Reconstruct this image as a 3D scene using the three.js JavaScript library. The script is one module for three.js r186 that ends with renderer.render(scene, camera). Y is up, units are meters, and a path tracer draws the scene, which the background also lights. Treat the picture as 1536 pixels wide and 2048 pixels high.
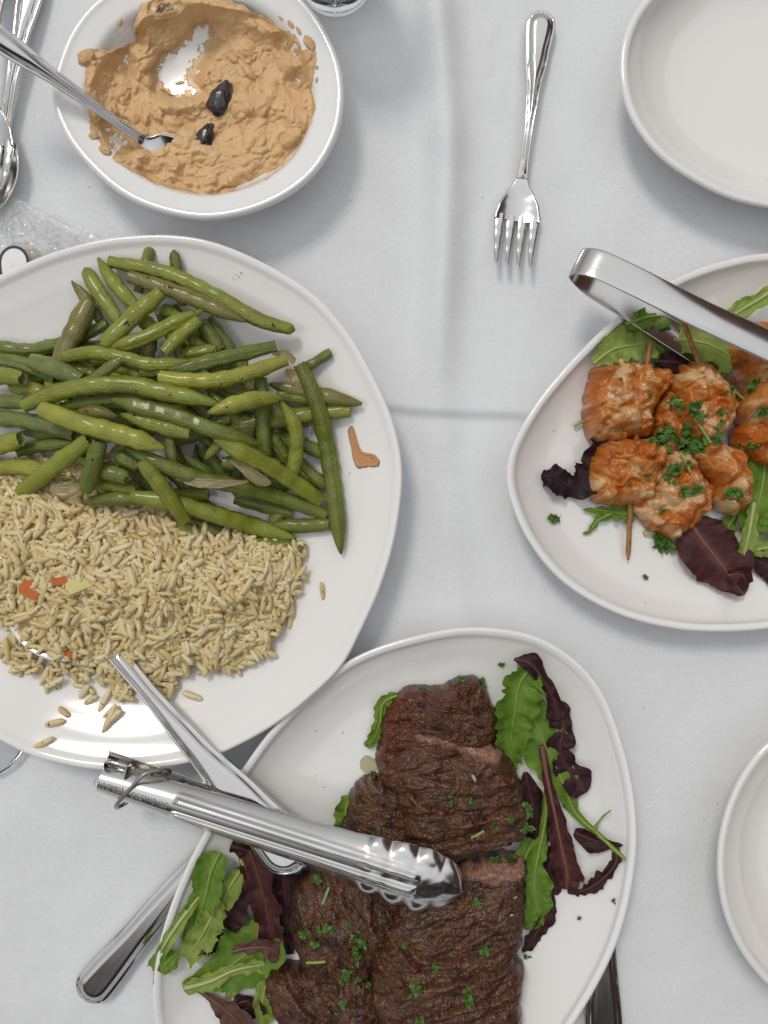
import * as THREE from 'three';
import { ImprovedNoise } from 'three/addons/math/ImprovedNoise.js';
import { mergeGeometries, mergeVertices } from 'three/addons/utils/BufferGeometryUtils.js';
import { FontLoader } from 'three/addons/loaders/FontLoader.js';
import { TextGeometry } from 'three/addons/geometries/TextGeometry.js';

// ---------------------------------------------------------------- camera, sky, sun, exposure
const H = 0.55;                                   // lens height above the cloth, metres
const scene = new THREE.Scene();
const camera = new THREE.PerspectiveCamera(2 * Math.atan(0.34133 / H) * 180 / Math.PI, 0.75, 0.01, 60);
camera.position.set(0, H, 0); camera.up.set(0, 0, -1); camera.lookAt(0, 0, 0);

const noise = new ImprovedNoise();
const N3 = (x, y, z) => noise.noise(x, y, z);
function fbm(x, y, z, o = 4) { let a = 0, f = 1, g = 0.5; for (let i = 0; i < o; i++) { a += g * N3(x * f, y * f, z * f + i * 7.3); f *= 2.03; g *= 0.5; } return a; }
const clamp = (x, a = 0, b = 1) => Math.min(b, Math.max(a, x));
const sm = (a, b, x) => { const t = clamp((x - a) / (b - a)); return t * t * (3 - 2 * t); };
const lerp = (a, b, t) => a + (b - a) * t;
let seed = 12345;
const rnd = () => { seed = (seed * 1664525 + 1013904223) >>> 0; return seed / 4294967296; };
const rr = (a, b) => a + (b - a) * rnd();

{ // overcast sky: even cloud, brightest overhead
  const w = 128, h = 64, d = new Float32Array(w * h * 4);
  for (let j = 0; j < h; j++) for (let i = 0; i < w; i++) {
    const lat = ((j + 0.5) / h - 0.5) * Math.PI, lon = (i + 0.5) / w * Math.PI * 2, y = Math.sin(lat);
    const cx = Math.cos(lat) * Math.cos(lon), cz = Math.cos(lat) * Math.sin(lon);
    const c = 1 + 0.25 * fbm(cx * 2.2 + 5, y * 3, cz * 2.2, 4);
    const L = 1.0 * (y > 0 ? (0.34 + 0.66 * y) * c : 0.10);
    d.set([L * 0.965, L * 0.99, L * 1.02, 1], (j * w + i) * 4);
  }
  const t = new THREE.DataTexture(d, w, h, THREE.RGBAFormat, THREE.FloatType);
  t.mapping = THREE.EquirectangularReflectionMapping; t.magFilter = THREE.LinearFilter; t.minFilter = THREE.LinearFilter; t.needsUpdate = true;
  scene.background = t; scene.environment = t;
}
const sun = new THREE.DirectionalLight(0xfff6ea, 1.15);
sun.position.set(-0.5, 1.6, -0.95); sun.target.position.set(0, 0, 0); sun.castShadow = true;
sun.shadow.radius = 26; sun.shadow.mapSize.set(2048, 2048);
Object.assign(sun.shadow.camera, { left: -0.6, right: 0.6, top: 0.6, bottom: -0.6, near: 0.1, far: 5 });
scene.add(sun, sun.target);

const renderer = new THREE.WebGLRenderer({ antialias: true });
renderer.setSize(768, 1024);
renderer.toneMapping = THREE.LinearToneMapping;
renderer.toneMappingExposure = 0.91;
renderer.shadowMap.enabled = true;

// ---------------------------------------------------------------- helpers
const V = (x, y, z) => new THREE.Vector3(x, y, z);
// photo position (1536 x 2048) on the plane y = h, in metres
const P = (px, py, h = 0) => { const k = (H - h) / H / 3000; return V((px - 768) * k, h, (py - 1024) * k); };
const pxm = (n, h = 0) => n / 3000 * (H - h) / H;
const used = {};
function numbered(n) { const c = used[n] = (used[n] ?? -1) + 1; return c ? `${n}_${String(c).padStart(3, '0')}` : n; }
function tag(o, label, category, group, kind) { o.userData.label = label; o.userData.category = category; if (group) o.userData.group = group; if (kind) o.userData.kind = kind; return o; }
function top(name, label, category, group, kind) { const g = new THREE.Group(); g.name = numbered(name); scene.add(g); return tag(g, label, category, group, kind); }
function mesh(name, geo, mat, parent) { const m = new THREE.Mesh(geo, mat); m.name = parent ? name : numbered(name); m.castShadow = m.receiveShadow = true; (parent || scene).add(m); return m; }
function outward(g) { // make a closed mesh face outward
  const p = g.attributes.position, ix = g.index.array; let v = 0; const a = V(), b = V(), c = V();
  for (let i = 0; i < ix.length; i += 3) { a.fromBufferAttribute(p, ix[i]); b.fromBufferAttribute(p, ix[i + 1]); c.fromBufferAttribute(p, ix[i + 2]); v += a.dot(b.cross(c)); }
  if (v < 0) for (let i = 0; i < ix.length; i += 3) { const t = ix[i]; ix[i] = ix[i + 1]; ix[i + 1] = t; }
  return g;
}
// grid surface; fn(i, j, nu, nv) -> {p:[x,y,z], c:[r,g,b], uv}
function grid(nu, nv, fn, { wrapV = false, cull, closed = false } = {}) {
  const pos = [], col = [], uv = [], ix = [], keep = [];
  for (let i = 0; i <= nu; i++) for (let j = 0; j <= nv; j++) {
    const r = fn(i, j, i / nu, j / nv); pos.push(r.p[0], r.p[1], r.p[2]); if (r.c) col.push(r.c[0], r.c[1], r.c[2]);
    uv.push(r.uv ? r.uv[0] : r.p[0], r.uv ? r.uv[1] : r.p[2]); keep.push(r.k === undefined ? 1 : r.k);
  }
  const id = (i, j) => i * (nv + 1) + (wrapV ? j % nv : j);
  for (let i = 0; i < nu; i++) for (let j = 0; j < nv; j++) {
    const a = id(i, j), b = id(i + 1, j), c = id(i + 1, j + 1), d = id(i, j + 1);
    if (cull && !keep[a] && !keep[b] && !keep[c] && !keep[d]) continue;
    ix.push(a, d, b, b, d, c);
  }
  const g = new THREE.BufferGeometry();
  g.setAttribute('position', new THREE.Float32BufferAttribute(pos, 3)); g.setAttribute('uv', new THREE.Float32BufferAttribute(uv, 2));
  if (col.length) g.setAttribute('color', new THREE.Float32BufferAttribute(col, 3));
  g.setIndex(ix); if (closed) outward(g); g.computeVertexNormals();
  return g;
}
function tube(pts, radius, seg = 40, rad = 8, closed = false, rfn) {
  const c = new THREE.CatmullRomCurve3(pts, closed, 'centripetal'); const g = new THREE.TubeGeometry(c, seg, radius, rad, closed);
  if (rfn) { const p = g.attributes.position; for (let i = 0; i <= seg; i++) { const q = c.getPointAt(clamp(i / seg)), k = rfn(i / seg); for (let j = 0; j <= rad; j++) { const n = i * (rad + 1) + j; p.setXYZ(n, q.x + (p.getX(n) - q.x) * k, q.y + (p.getY(n) - q.y) * k, q.z + (p.getZ(n) - q.z) * k); } } g.computeVertexNormals(); }
  return g;
}
const mix3 = (a, b, t) => [lerp(a[0], b[0], t), lerp(a[1], b[1], t), lerp(a[2], b[2], t)];
const mul3 = (a, k) => [a[0] * k, a[1] * k, a[2] * k];
function inPoly(x, y, poly) { let r = false; for (let i = 0, j = poly.length - 1; i < poly.length; j = i++) { const [xi, yi] = poly[i], [xj, yj] = poly[j]; if ((yi > y) !== (yj > y) && x < (xj - xi) * (y - yi) / (yj - yi) + xi) r = !r; } return r; }
function segDist(x, y, a, b) { const dx = b[0] - a[0], dy = b[1] - a[1], t = clamp(((x - a[0]) * dx + (y - a[1]) * dy) / (dx * dx + dy * dy || 1)); return Math.hypot(x - a[0] - t * dx, y - a[1] - t * dy); }
function lineDist(x, y, pl, close) { let d = 1e9; for (let i = 0; i < pl.length - (close ? 0 : 1); i++) d = Math.min(d, segDist(x, y, pl[i], pl[(i + 1) % pl.length])); return d; }
const polySD = (x, y, poly) => lineDist(x, y, poly, true) * (inPoly(x, y, poly) ? 1 : -1);   // positive inside
function texture(n, fn, srgb) {
  const d = new Uint8Array(n * n * 4);
  for (let j = 0; j < n; j++) for (let i = 0; i < n; i++) { const v = fn(i / n, j / n, i, j); const q = Array.isArray(v) ? v : [v, v, v]; d.set([clamp(q[0]) * 255, clamp(q[1]) * 255, clamp(q[2]) * 255, 255], (j * n + i) * 4); }
  const t = new THREE.DataTexture(d, n, n); t.wrapS = t.wrapT = THREE.RepeatWrapping; t.magFilter = THREE.LinearFilter; t.minFilter = THREE.LinearMipmapLinearFilter; t.generateMipmaps = true; if (srgb) t.colorSpace = THREE.SRGBColorSpace; t.needsUpdate = true; return t;
}
// tileable noise on a torus-like blend
function tileN(u, v, f, o = 4, s = 0) { const a = fbm(u * f, v * f, s, o), b = fbm((u - 1) * f, v * f, s, o), c = fbm(u * f, (v - 1) * f, s, o), d = fbm((u - 1) * f, (v - 1) * f, s, o); const x = sm(0, 1, u), y = sm(0, 1, v); return lerp(lerp(a, b, x), lerp(c, d, x), y); }

// ---------------------------------------------------------------- materials
const C = (r, g, b) => new THREE.Color().setRGB(r, g, b);
const std = o => new THREE.MeshPhysicalMaterial({ side: THREE.DoubleSide, ...o });
const weaveBump = texture(512, (u, v, i, j) => { const w = 0.5 + 0.25 * Math.sin(u * 2 * Math.PI * 64) * Math.sin(v * 2 * Math.PI * 64); return w * 0.55 + 0.22 + 0.35 * tileN(u, v, 6, 2, 3) + 0.35 * (tileN(u * 1, v, 40, 2, 9)); });
weaveBump.repeat.set(26, 26);
const slub = texture(512, (u, v) => { const s = tileN(u, v, 1, 1, 1); const st = lerp(fbm(u * 6, v * 90, 2, 3), fbm((u - 1) * 6, v * 90, 2, 3), sm(0, 1, u)); const k = 0.955 + 0.018 * st + 0.02 * tileN(u, v, 5, 4, 4) + 0.05 * tileN(u, v, 90, 2, 14) + 0.01 * s; return [k * 0.997, k * 0.998, k]; }, true);
slub.repeat.set(5, 5);
const fineBump = texture(256, (u, v) => 0.5 + 0.9 * tileN(u, v, 24, 3, 2)); fineBump.repeat.set(22, 22);
const beanBump = texture(256, (u, v) => { const s = lerp(fbm(u * 7, v * 34, 5, 3), fbm((u - 1) * 7, v * 34, 5, 3), sm(0, 1, u)); return 0.5 + 0.55 * s + 0.55 * tileN(u, v, 22, 3, 8); }); beanBump.repeat.set(40, 40);
const scratch = texture(256, (u, v) => { const s = lerp(fbm(u * 5, v * 120, 5, 2), fbm((u - 1) * 5, v * 120, 5, 2), sm(0, 1, u)); return [0, 0.55 + 0.2 * s + 0.12 * tileN(u, v, 9, 3, 8), 1]; });
scratch.repeat.set(9, 9);
const M = {
  cloth: std({ color: C(0.835, 0.85, 0.868), map: slub, roughness: 0.95, bumpMap: weaveBump, bumpScale: 0.00016, sheen: 0.15, sheenRoughness: 0.6 }),
  porcelain: std({ color: C(0.83, 0.815, 0.795), roughness: 0.12, specularIntensity: 1, clearcoat: 0.6, clearcoatRoughness: 0.06 }),
  porcelainCool: std({ color: C(0.84, 0.835, 0.82), roughness: 0.12, clearcoat: 0.6, clearcoatRoughness: 0.06 }),
  steel: std({ color: C(0.66, 0.645, 0.625), metalness: 1, roughness: 0.34, roughnessMap: scratch }),
  steelDark: std({ color: C(0.36, 0.35, 0.33), metalness: 1, roughness: 0.38 }),
  satin: std({ color: C(0.68, 0.665, 0.645), metalness: 1, roughness: 0.42, roughnessMap: scratch }),
  brushed: std({ color: C(0.62, 0.61, 0.595), metalness: 1, roughness: 0.5, roughnessMap: scratch }),
  bean: std({ vertexColors: true, roughness: 0.40, specularIntensity: 0.8, clearcoat: 0.42, clearcoatRoughness: 0.15, bumpMap: beanBump, bumpScale: 0.0010 }),
  hummus: std({ vertexColors: true, roughness: 0.5, specularIntensity: 0.8 }),
  olive: std({ color: C(0.022, 0.009, 0.014), roughness: 0.28, clearcoat: 0.7, clearcoatRoughness: 0.15 }),
  steak: std({ vertexColors: true, roughness: 0.30, specularIntensity: 0.7, bumpMap: fineBump, bumpScale: 0.0010 }),
  chicken: std({ vertexColors: true, roughness: 0.26, specularIntensity: 1, bumpMap: fineBump, bumpScale: 0.0005 }),
  leaf: std({ vertexColors: true, roughness: 0.55, transmission: 0.25, thickness: 0, specularIntensity: 0.45 }),
  rib: std({ vertexColors: true, roughness: 0.5, specularIntensity: 0.6 }),
  onion: std({ vertexColors: true, roughness: 0.4, transmission: 0.5, thickness: 0, clearcoat: 0.3 }),
  wood: std({ vertexColors: true, roughness: 0.6 }),
  parsley: std({ color: C(0.075, 0.165, 0.022), roughness: 0.6 }),
  parsleyStem: std({ color: C(0.26, 0.36, 0.1), roughness: 0.5 }),
  herb: std({ color: C(0.03, 0.036, 0.016), roughness: 0.8 }),
  pepper: std({ color: C(0.02, 0.018, 0.016), roughness: 0.8 }),
  carrot: std({ color: C(0.72, 0.19, 0.03), roughness: 0.4, clearcoat: 0.3, bumpMap: fineBump, bumpScale: 0.0004 }),
  zucchini: std({ color: C(0.62, 0.56, 0.2), roughness: 0.4, clearcoat: 0.3 }),
  sauce: std({ color: C(0.52, 0.25, 0.10), roughness: 0.4, bumpMap: fineBump, bumpScale: 0.0006 }),
  oil: std({ color: C(0.9, 0.86, 0.6), roughness: 0.05, transmission: 0.85, thickness: 0.001, ior: 1.45 }),
  film: std({ color: C(0.95, 0.95, 0.95), roughness: 0.12, transmission: 0.68, thickness: 0, ior: 1.5, clearcoat: 1, clearcoatRoughness: 0.05, flatShading: true }),
  glass: std({ color: C(0.97, 0.985, 0.98), roughness: 0.02, transmission: 1, thickness: 0.004, ior: 1.5 }),
  paper: std({ color: C(0.80, 0.80, 0.80), roughness: 0.6 }),
  ink: std({ color: C(0.015, 0.02, 0.03), roughness: 0.5 }),
  kraft: std({ color: C(0.62, 0.5, 0.36), roughness: 0.7 }),
  salt: std({ color: C(0.42, 0.34, 0.30), roughness: 0.7 }),
};
const riceMats = [[0.66, 0.53, 0.27], [0.72, 0.605, 0.36], [0.60, 0.465, 0.215], [0.68, 0.56, 0.305]].map(c => std({ color: C(...c), roughness: 0.48, clearcoat: 0.25, clearcoatRoughness: 0.3 }));

// ---------------------------------------------------------------- tablecloth
const crease1 = [[872, -80], [905, 120], [900, 260], [915, 480], [905, 700], [930, 1000], [960, 1300]];
function clothY(x, z) {
  const px = x * 3000 + 768, py = z * 3000 + 1024;
  let y = 0.0028 * fbm(x * 7 + 3, 0.4, z * 5, 3) + 0.0019 * fbm(x * 26, 1.4, z * 16, 3);
  // soft lengthwise fold
  const cx = 868 + 14 * Math.sin(py / 170) + 0.03 * py, d = px - cx, fade = 1 - 0.75 * sm(450, 950, py);
  y += fade * (0.0125 * Math.exp(-(d * d) / (38 * 38)) - 0.0022 * Math.exp(-((d + 55) ** 2) / (50 * 50))) * (1 + 0.5 * N3(py / 120, 2, 1));
  y += 0.0014 * Math.exp(-((px - 1010) ** 2) / 5000) * sm(300, 100, py) * (0.6 + N3(px / 60, py / 60, 4));
  // pressed cross crease
  const e = py - (815 + 0.09 * (px - 780) + 5 * Math.sin(px / 60));
  y += 0.0024 * (1 / (1 + Math.exp(e / 3)) - 0.5) * Math.exp(-Math.abs(e) / 60) * 2 * sm(560, 820, px) * (1 - sm(1000, 1150, px) * 0.8);
  y += 0.0011 * Math.exp(-(((px - 0.5 * py + 700) / 60) ** 2)) * sm(1500, 1650, py) * sm(480, 250, px);
  y += 0.0012 * fbm(px / 170, py / 90, 8, 3) * sm(1550, 1700, py);
  return y - 0.0024;
}
mesh('tablecloth', grid(520, 620, (i, j, u, v) => { const x = lerp(-0.6, 0.6, u), z = lerp(-0.7, 0.7, v); return { p: [x, clothY(x, z), z], uv: [x, z] }; }), M.cloth).userData = { kind: 'structure', label: 'white woven cotton tablecloth with a soft fold and a crease', category: 'tablecloth' };

// ---------------------------------------------------------------- what the steel mirrors: awning and brick wall beside the table
{
  const a = top('awning', 'dark brown restaurant awning outside the frame, mirrored in the cutlery', 'awning');
  const cloth = std({ color: C(0.055, 0.032, 0.026), roughness: 0.9 }), iron = std({ color: C(0.03, 0.03, 0.03), roughness: 0.5 });
  const slab = mesh('canopy', new THREE.BoxGeometry(5.2, 0.03, 2.6), cloth, a); slab.position.set(0, 1.72, 2.35); slab.rotation.x = -0.08;
  const val = mesh('valance', new THREE.BoxGeometry(5.2, 0.22, 0.01), cloth, a); val.position.set(0, 1.50, 1.06);
  for (const x of [-2.5, 2.5]) { const p = mesh('post', new THREE.CylinderGeometry(0.025, 0.025, 2.2, 12), iron, a); p.position.set(x, 0.45, 1.15); }
  const w = mesh('brick_wall', new THREE.BoxGeometry(0.25, 2.5, 5.5), std({ color: C(0.15, 0.065, 0.045), roughness: 0.9 })); w.position.set(1.75, 0.5, 0.3); tag(w, 'red brown wall outside the frame, mirrored in the cutlery', 'wall');
}
// ---------------------------------------------------------------- dishes
function outlineSpline(pts, h, n) { const c = new THREE.CatmullRomCurve3(pts.map(p => P(p[0], p[1], h)), true, 'centripetal'); return c.getSpacedPoints(n).slice(0, n); }
function dish(name, pts, rim, under, inner, mat, label, category, ripple = 0) {
  const n = 200, ring = outlineSpline(pts, rim, 400), c = V();
  ring.forEach(p => c.add(p)); c.multiplyScalar(1 / ring.length);
  const polar = ring.map(p => [Math.atan2(p.z - c.z, p.x - c.x), Math.hypot(p.x - c.x, p.z - c.z)]).sort((a, b) => a[0] - b[0]);
  const R = a => { a = Math.atan2(Math.sin(a), Math.cos(a)); let lo = 0, hi = polar.length - 1; if (a <= polar[0][0] || a >= polar[hi][0]) { const A = polar[hi], B = polar[0], s = B[0] + 2 * Math.PI - A[0], aa = a < A[0] ? a + 2 * Math.PI : a; return lerp(A[1], B[1], clamp((aa - A[0]) / s)); } while (hi - lo > 1) { const m = (lo + hi) >> 1; polar[m][0] <= a ? lo = m : hi = m; } return lerp(polar[lo][1], polar[hi][1], (a - polar[lo][0]) / (polar[hi][0] - polar[lo][0] || 1)); };
  const prof = [...under, ...inner], cur = new THREE.CatmullRomCurve3(prof.map(p => V(p[0] * 100, p[1], p[2])), false, 'centripetal');
  const K = 4, rows = []; for (let i = 0; i < prof.length - 1; i++) for (let k = 0; k < K; k++) { const q = cur.getPoint((i + k / K) / (prof.length - 1)); rows.push([q.x / 100, q.y, q.z]); } rows.push(prof[prof.length - 1]);
  rows[0][0] = 0;
  const i0 = under.length * K;
  const g = grid(rows.length - 1, n, (i, j) => {
    const a = (j % n) / n * Math.PI * 2, r = Math.max(0, R(a) * Math.max(0, rows[i][0]) + rows[i][1] * 0.001 * (rows[i][0] > 0.01 ? 1 : 0));
    let y = rows[i][2]; if (ripple && i > i0) { const t = rows[i][0]; y += ripple * Math.sin(t * 95 + 0.6 * N3(a * 3, t * 4, 2)) * sm(0.66, 0.74, t) * sm(0.985, 0.93, t); }
    return { p: [c.x + Math.cos(a) * r, y * 0.001, c.z + Math.sin(a) * r] };
  }, { wrapV: true, closed: true });
  const o = mesh(name, g, mat); tag(o, label, category);
  const inn = inner.map(p => [p[0], p[2]]).sort((a, b) => a[0] - b[0]);
  const hAt = (x, z) => { const t = Math.hypot(x - c.x, z - c.z) / R(Math.atan2(z - c.z, x - c.x)); if (t > 1.0) return -1; for (let i = 0; i < inn.length - 1; i++) if (t <= inn[i + 1][0]) return 0.001 * lerp(inn[i][1], inn[i + 1][1], (t - inn[i][0]) / (inn[i + 1][0] - inn[i][0] || 1)); return rim; };
  const tAt = (x, z) => Math.hypot(x - c.x, z - c.z) / R(Math.atan2(z - c.z, x - c.x));
  const on = (px, py, lift = 0) => { let h = 0.012; for (let k = 0; k < 5; k++) { const p = P(px, py, h); h = Math.max(0.002, hAt(p.x, p.z)) + lift; } return P(px, py, h); };
  return { o, hAt, tAt, on, c, R };
}
const lip = (y, w = 1) => [[1, -2.2 * w, y - 5 * w], [1, -0.6 * w, y - 3.2 * w], [1, 0, y - 1.6 * w], [1, -0.5 * w, y - 0.5 * w], [1, -1.8 * w, y]];
const foot = (a, y) => [[0, 0, y], [a - 0.06, 0, y], [a - 0.045, 0, 2.2], [a - 0.03, 0, 1.4], [a, 0, 1.4], [a + 0.015, 0, 2.2], [a + 0.04, 0, y]];

const beanPlatter = dish('serving_platter', [[0, 548], [100, 505], [200, 478], [265, 470], [330, 468], [400, 476], [470, 498], [567, 546], [633, 592], [694, 660], [737, 731], [775, 810], [798, 885], [805, 950], [798, 1030], [783, 1105], [757, 1185], [722, 1262], [684, 1332], [615, 1400], [550, 1450], [480, 1490], [430, 1512], [330, 1535], [208, 1541], [120, 1528], [52, 1508], [0, 1482], [-130, 1405], [-225, 1290], [-285, 1130], [-300, 980], [-270, 820], [-190, 685], [-90, 592]], 0.030,
  [...foot(0.56, 5), [0.72, 0, 10], [0.88, 0, 18.5], ...lip(30)], [[1, -4, 29.4], [0.95, 0, 26.6], [0.88, 0, 22.3], [0.80, 0, 17.2], [0.72, 0, 13], [0.64, 0, 10.4], [0.5, 0, 9.4], [0.25, 0, 9.1], [0, 0, 9]], M.porcelain, 'large round white platter heaped with green beans and herbed rice', 'platter', 0.09);
const steakPlatter = dish('oval_platter', [[960, 1255], [850, 1268], [700, 1320], [560, 1440], [490, 1530], [400, 1680], [345, 1800], [315, 1900], [305, 1970], [312, 2060], [345, 2150], [430, 2240], [560, 2300], [720, 2320], [880, 2290], [1020, 2205], [1105, 2110], [1180, 2000], [1236, 1885], [1266, 1770], [1275, 1650], [1250, 1500], [1190, 1360], [1090, 1280]], 0.026,
  [...foot(0.60, 5), [0.78, 0, 9], [0.92, 0, 16.5], ...lip(26, 0.95)], [[1, -4.4, 25.2], [0.955, 0, 22], [0.915, 0, 18], [0.86, 0, 14], [0.78, 0, 10.8], [0.66, 0, 9], [0.45, 0, 8.2], [0, 0, 8]], M.porcelainCool, 'egg shaped white platter holding sliced brown steak and salad leaves', 'platter');
const chickenPlatter = dish('oval_platter', [[1536, 505], [1450, 520], [1360, 552], [1250, 620], [1130, 735], [1060, 825], [1020, 905], [1013, 955], [1026, 1015], [1062, 1090], [1130, 1168], [1240, 1230], [1350, 1258], [1440, 1264], [1560, 1255], [1720, 1210], [1860, 1120], [1940, 1000], [1960, 860], [1910, 710], [1800, 590], [1660, 515]], 0.027,
  [...foot(0.60, 5), [0.78, 0, 9], [0.92, 0, 16.5], ...lip(27)], [[1, -4.6, 26.2], [0.95, 0, 22.5], [0.91, 0, 18], [0.85, 0, 13.5], [0.77, 0, 10.6], [0.66, 0, 9], [0.45, 0, 8.2], [0, 0, 8]], M.porcelain, 'egg shaped white platter holding grilled chicken skewers and salad', 'platter');
const hummusBowl = dish('rimmed_bowl', [[102, 190], [112, 130], [145, 52], [195, -5], [270, -45], [400, -65], [530, -52], [605, -5], [655, 65], [682, 135], [687, 205], [672, 275], [625, 350], [540, 408], [430, 437], [340, 428], [250, 393], [175, 330], [125, 262]], 0.036,
  [...foot(0.50, 4.5), [0.62, 0, 10], [0.74, 0, 20], [0.84, 0, 27], [0.93, 0, 29.5], [1, -3, 29.5], [1, -1, 30.5], [1, 0, 32.5], [1, -0.4, 34.6], [1, -1.8, 36]], [[1, -3.6, 36], [0.93, 0, 34.8], [0.86, 0, 33.2], [0.815, 0, 32], [0.785, 0, 29.6], [0.75, 0, 24], [0.69, 0, 17.5], [0.6, 0, 12.6], [0.5, 0, 10.2], [0.3, 0, 9.2], [0, 0, 9]], M.porcelainCool, 'wide rimmed white bowl smeared with orange bean dip', 'bowl');
const emptyPlatter = dish('oval_platter', [[1285, 0], [1250, 65], [1240, 130], [1250, 200], [1275, 255], [1322, 312], [1390, 360], [1460, 394], [1536, 413], [1650, 425], [1780, 392], [1870, 300], [1908, 180], [1885, 50], [1800, -60], [1680, -125], [1540, -138], [1400, -100]], 0.032,
  [...foot(0.56, 5), [0.74, 0, 10], [0.9, 0, 20], ...lip(32, 1.3)], [[1, -5, 31.2], [0.94, 0, 27], [0.89, 0, 21.5], [0.82, 0, 16], [0.73, 0, 12], [0.62, 0, 9.6], [0.45, 0, 8.6], [0, 0, 8.4]], M.porcelain, 'deep oval white platter standing empty', 'platter');
dish('round_bowl', [[1536, 1487], [1490, 1542], [1456, 1612], [1438, 1690], [1437, 1760], [1450, 1830], [1475, 1890], [1510, 1942], [1560, 1990], [1640, 2025], [1750, 2025], [1860, 1965], [1940, 1865], [1968, 1730], [1945, 1600], [1870, 1490], [1740, 1432], [1620, 1440]], 0.038,
  [...foot(0.55, 5), [0.72, 0, 13], [0.9, 0, 26], ...lip(38, 1.2)], [[1, -4.6, 37.2], [0.93, 0, 31], [0.85, 0, 23], [0.75, 0, 16], [0.64, 0, 11.6], [0.5, 0, 9.6], [0.25, 0, 9], [0, 0, 9]], M.porcelain, 'round white bowl with nothing in it beside the steak platter', 'bowl');

// ---------------------------------------------------------------- cutlery
// a solid bar along +x with the outline w(x), raised double border and a crown; yc(x) is its bend
function bar(L, w, yc, { th = 0.002, bead = 1, crown = 0.0008, nx = 90, nu = 28, round = true, beadFrom = 0, beadTo = 1e9 } = {}) {
  const out = []; for (let i = 0; i <= 140; i++) { const x = L * i / 140; out.push([x, w(x)]); }
  const ol = out.concat(out.slice().reverse().map(p => [p[0], -p[1]]));
  const shape = (x, u) => {
    const hw = w(x), z = u * hw, d = lineDist(x, z, ol, true);
    const k = bead * sm(beadFrom - 0.004, beadFrom, x) * sm(beadTo + 0.012, beadTo, x);
    let y = 0; const e = d * 1000;
    const b1 = Math.sqrt(Math.max(0, 1 - ((e - 0.75) / 0.75) ** 2)), b2 = Math.sqrt(Math.max(0, 1 - ((e - 2.05) / 0.5) ** 2));
    const flat = sm(0, 0.5, e) * 0.55;
    y = lerp(flat, e < 1.55 ? b1 * 0.75 : e < 2.6 ? 0.2 + b2 * 0.35 : 0.2 + 0.3 * sm(2.6, 3.2, e), k) * 0.001;
    y += crown * sm(0.5, 6.5, e) * (1 - 0.0 * u);
    return [y, z];
  };
  const uS = []; for (let j = 0; j <= nu; j++) { const t = j / nu * 2 - 1; uS.push(Math.sign(t) * (1 - Math.pow(1 - Math.abs(t), 1.25))); }
  const xs = []; for (let i = 0; i <= nx; i++) { const t = i / nx; xs.push(L * (t < 0.25 ? 0.12 * Math.pow(t / 0.25, 1.5) : 0.12 + 0.88 * (t - 0.25) / 0.75)); }
  const ring = 2 * (nu + 1);
  return grid(nx, ring, (i, j) => {
    j %= ring; const x = xs[i], topSide = j <= nu, u = topSide ? uS[j] : uS[ring - 1 - j], [y, z] = shape(x, u);
    return { p: [x, yc(x) + (topSide ? y + th * 0.5 : -th * 0.5 + Math.abs(u) ** 4 * th * 0.4), z], uv: [x, z] };
  }, { wrapV: true, closed: true });
}
// place a local +x object so that x = 0 lies at a and its axis runs to b; roll about the axis
function placeAxis(o, a, b, roll = 0) {
  const x = b.clone().sub(a).normalize(), z = x.clone().cross(V(0, 1, 0)).normalize(), y = z.clone().cross(x);
  o.matrix.makeBasis(x, y, z); o.quaternion.setFromRotationMatrix(o.matrix); o.rotateX(roll); o.position.copy(a); return o;
}
const interp = tab => x => { if (x <= tab[0][0]) return tab[0][1]; for (let i = 0; i < tab.length - 1; i++) if (x <= tab[i + 1][0]) { const t = (x - tab[i][0]) / (tab[i + 1][0] - tab[i][0]); return lerp(tab[i][1], tab[i + 1][1], t * t * (3 - 2 * t) * 0.6 + t * 0.4); } return tab[tab.length - 1][1]; };
const roundStart = (f, r) => x => x < r ? Math.max(0.00025, f(r) * Math.sqrt(Math.max(0, 1 - ((r - x) / r) ** 2))) : f(x);
const forkHandleW = roundStart(interp([[0, .0098], [.012, .0098], [.030, .0080], [.055, .0047], [.080, .0031], [.100, .0031], [.110, .0036], [.120, .0050]]), .010);
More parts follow.
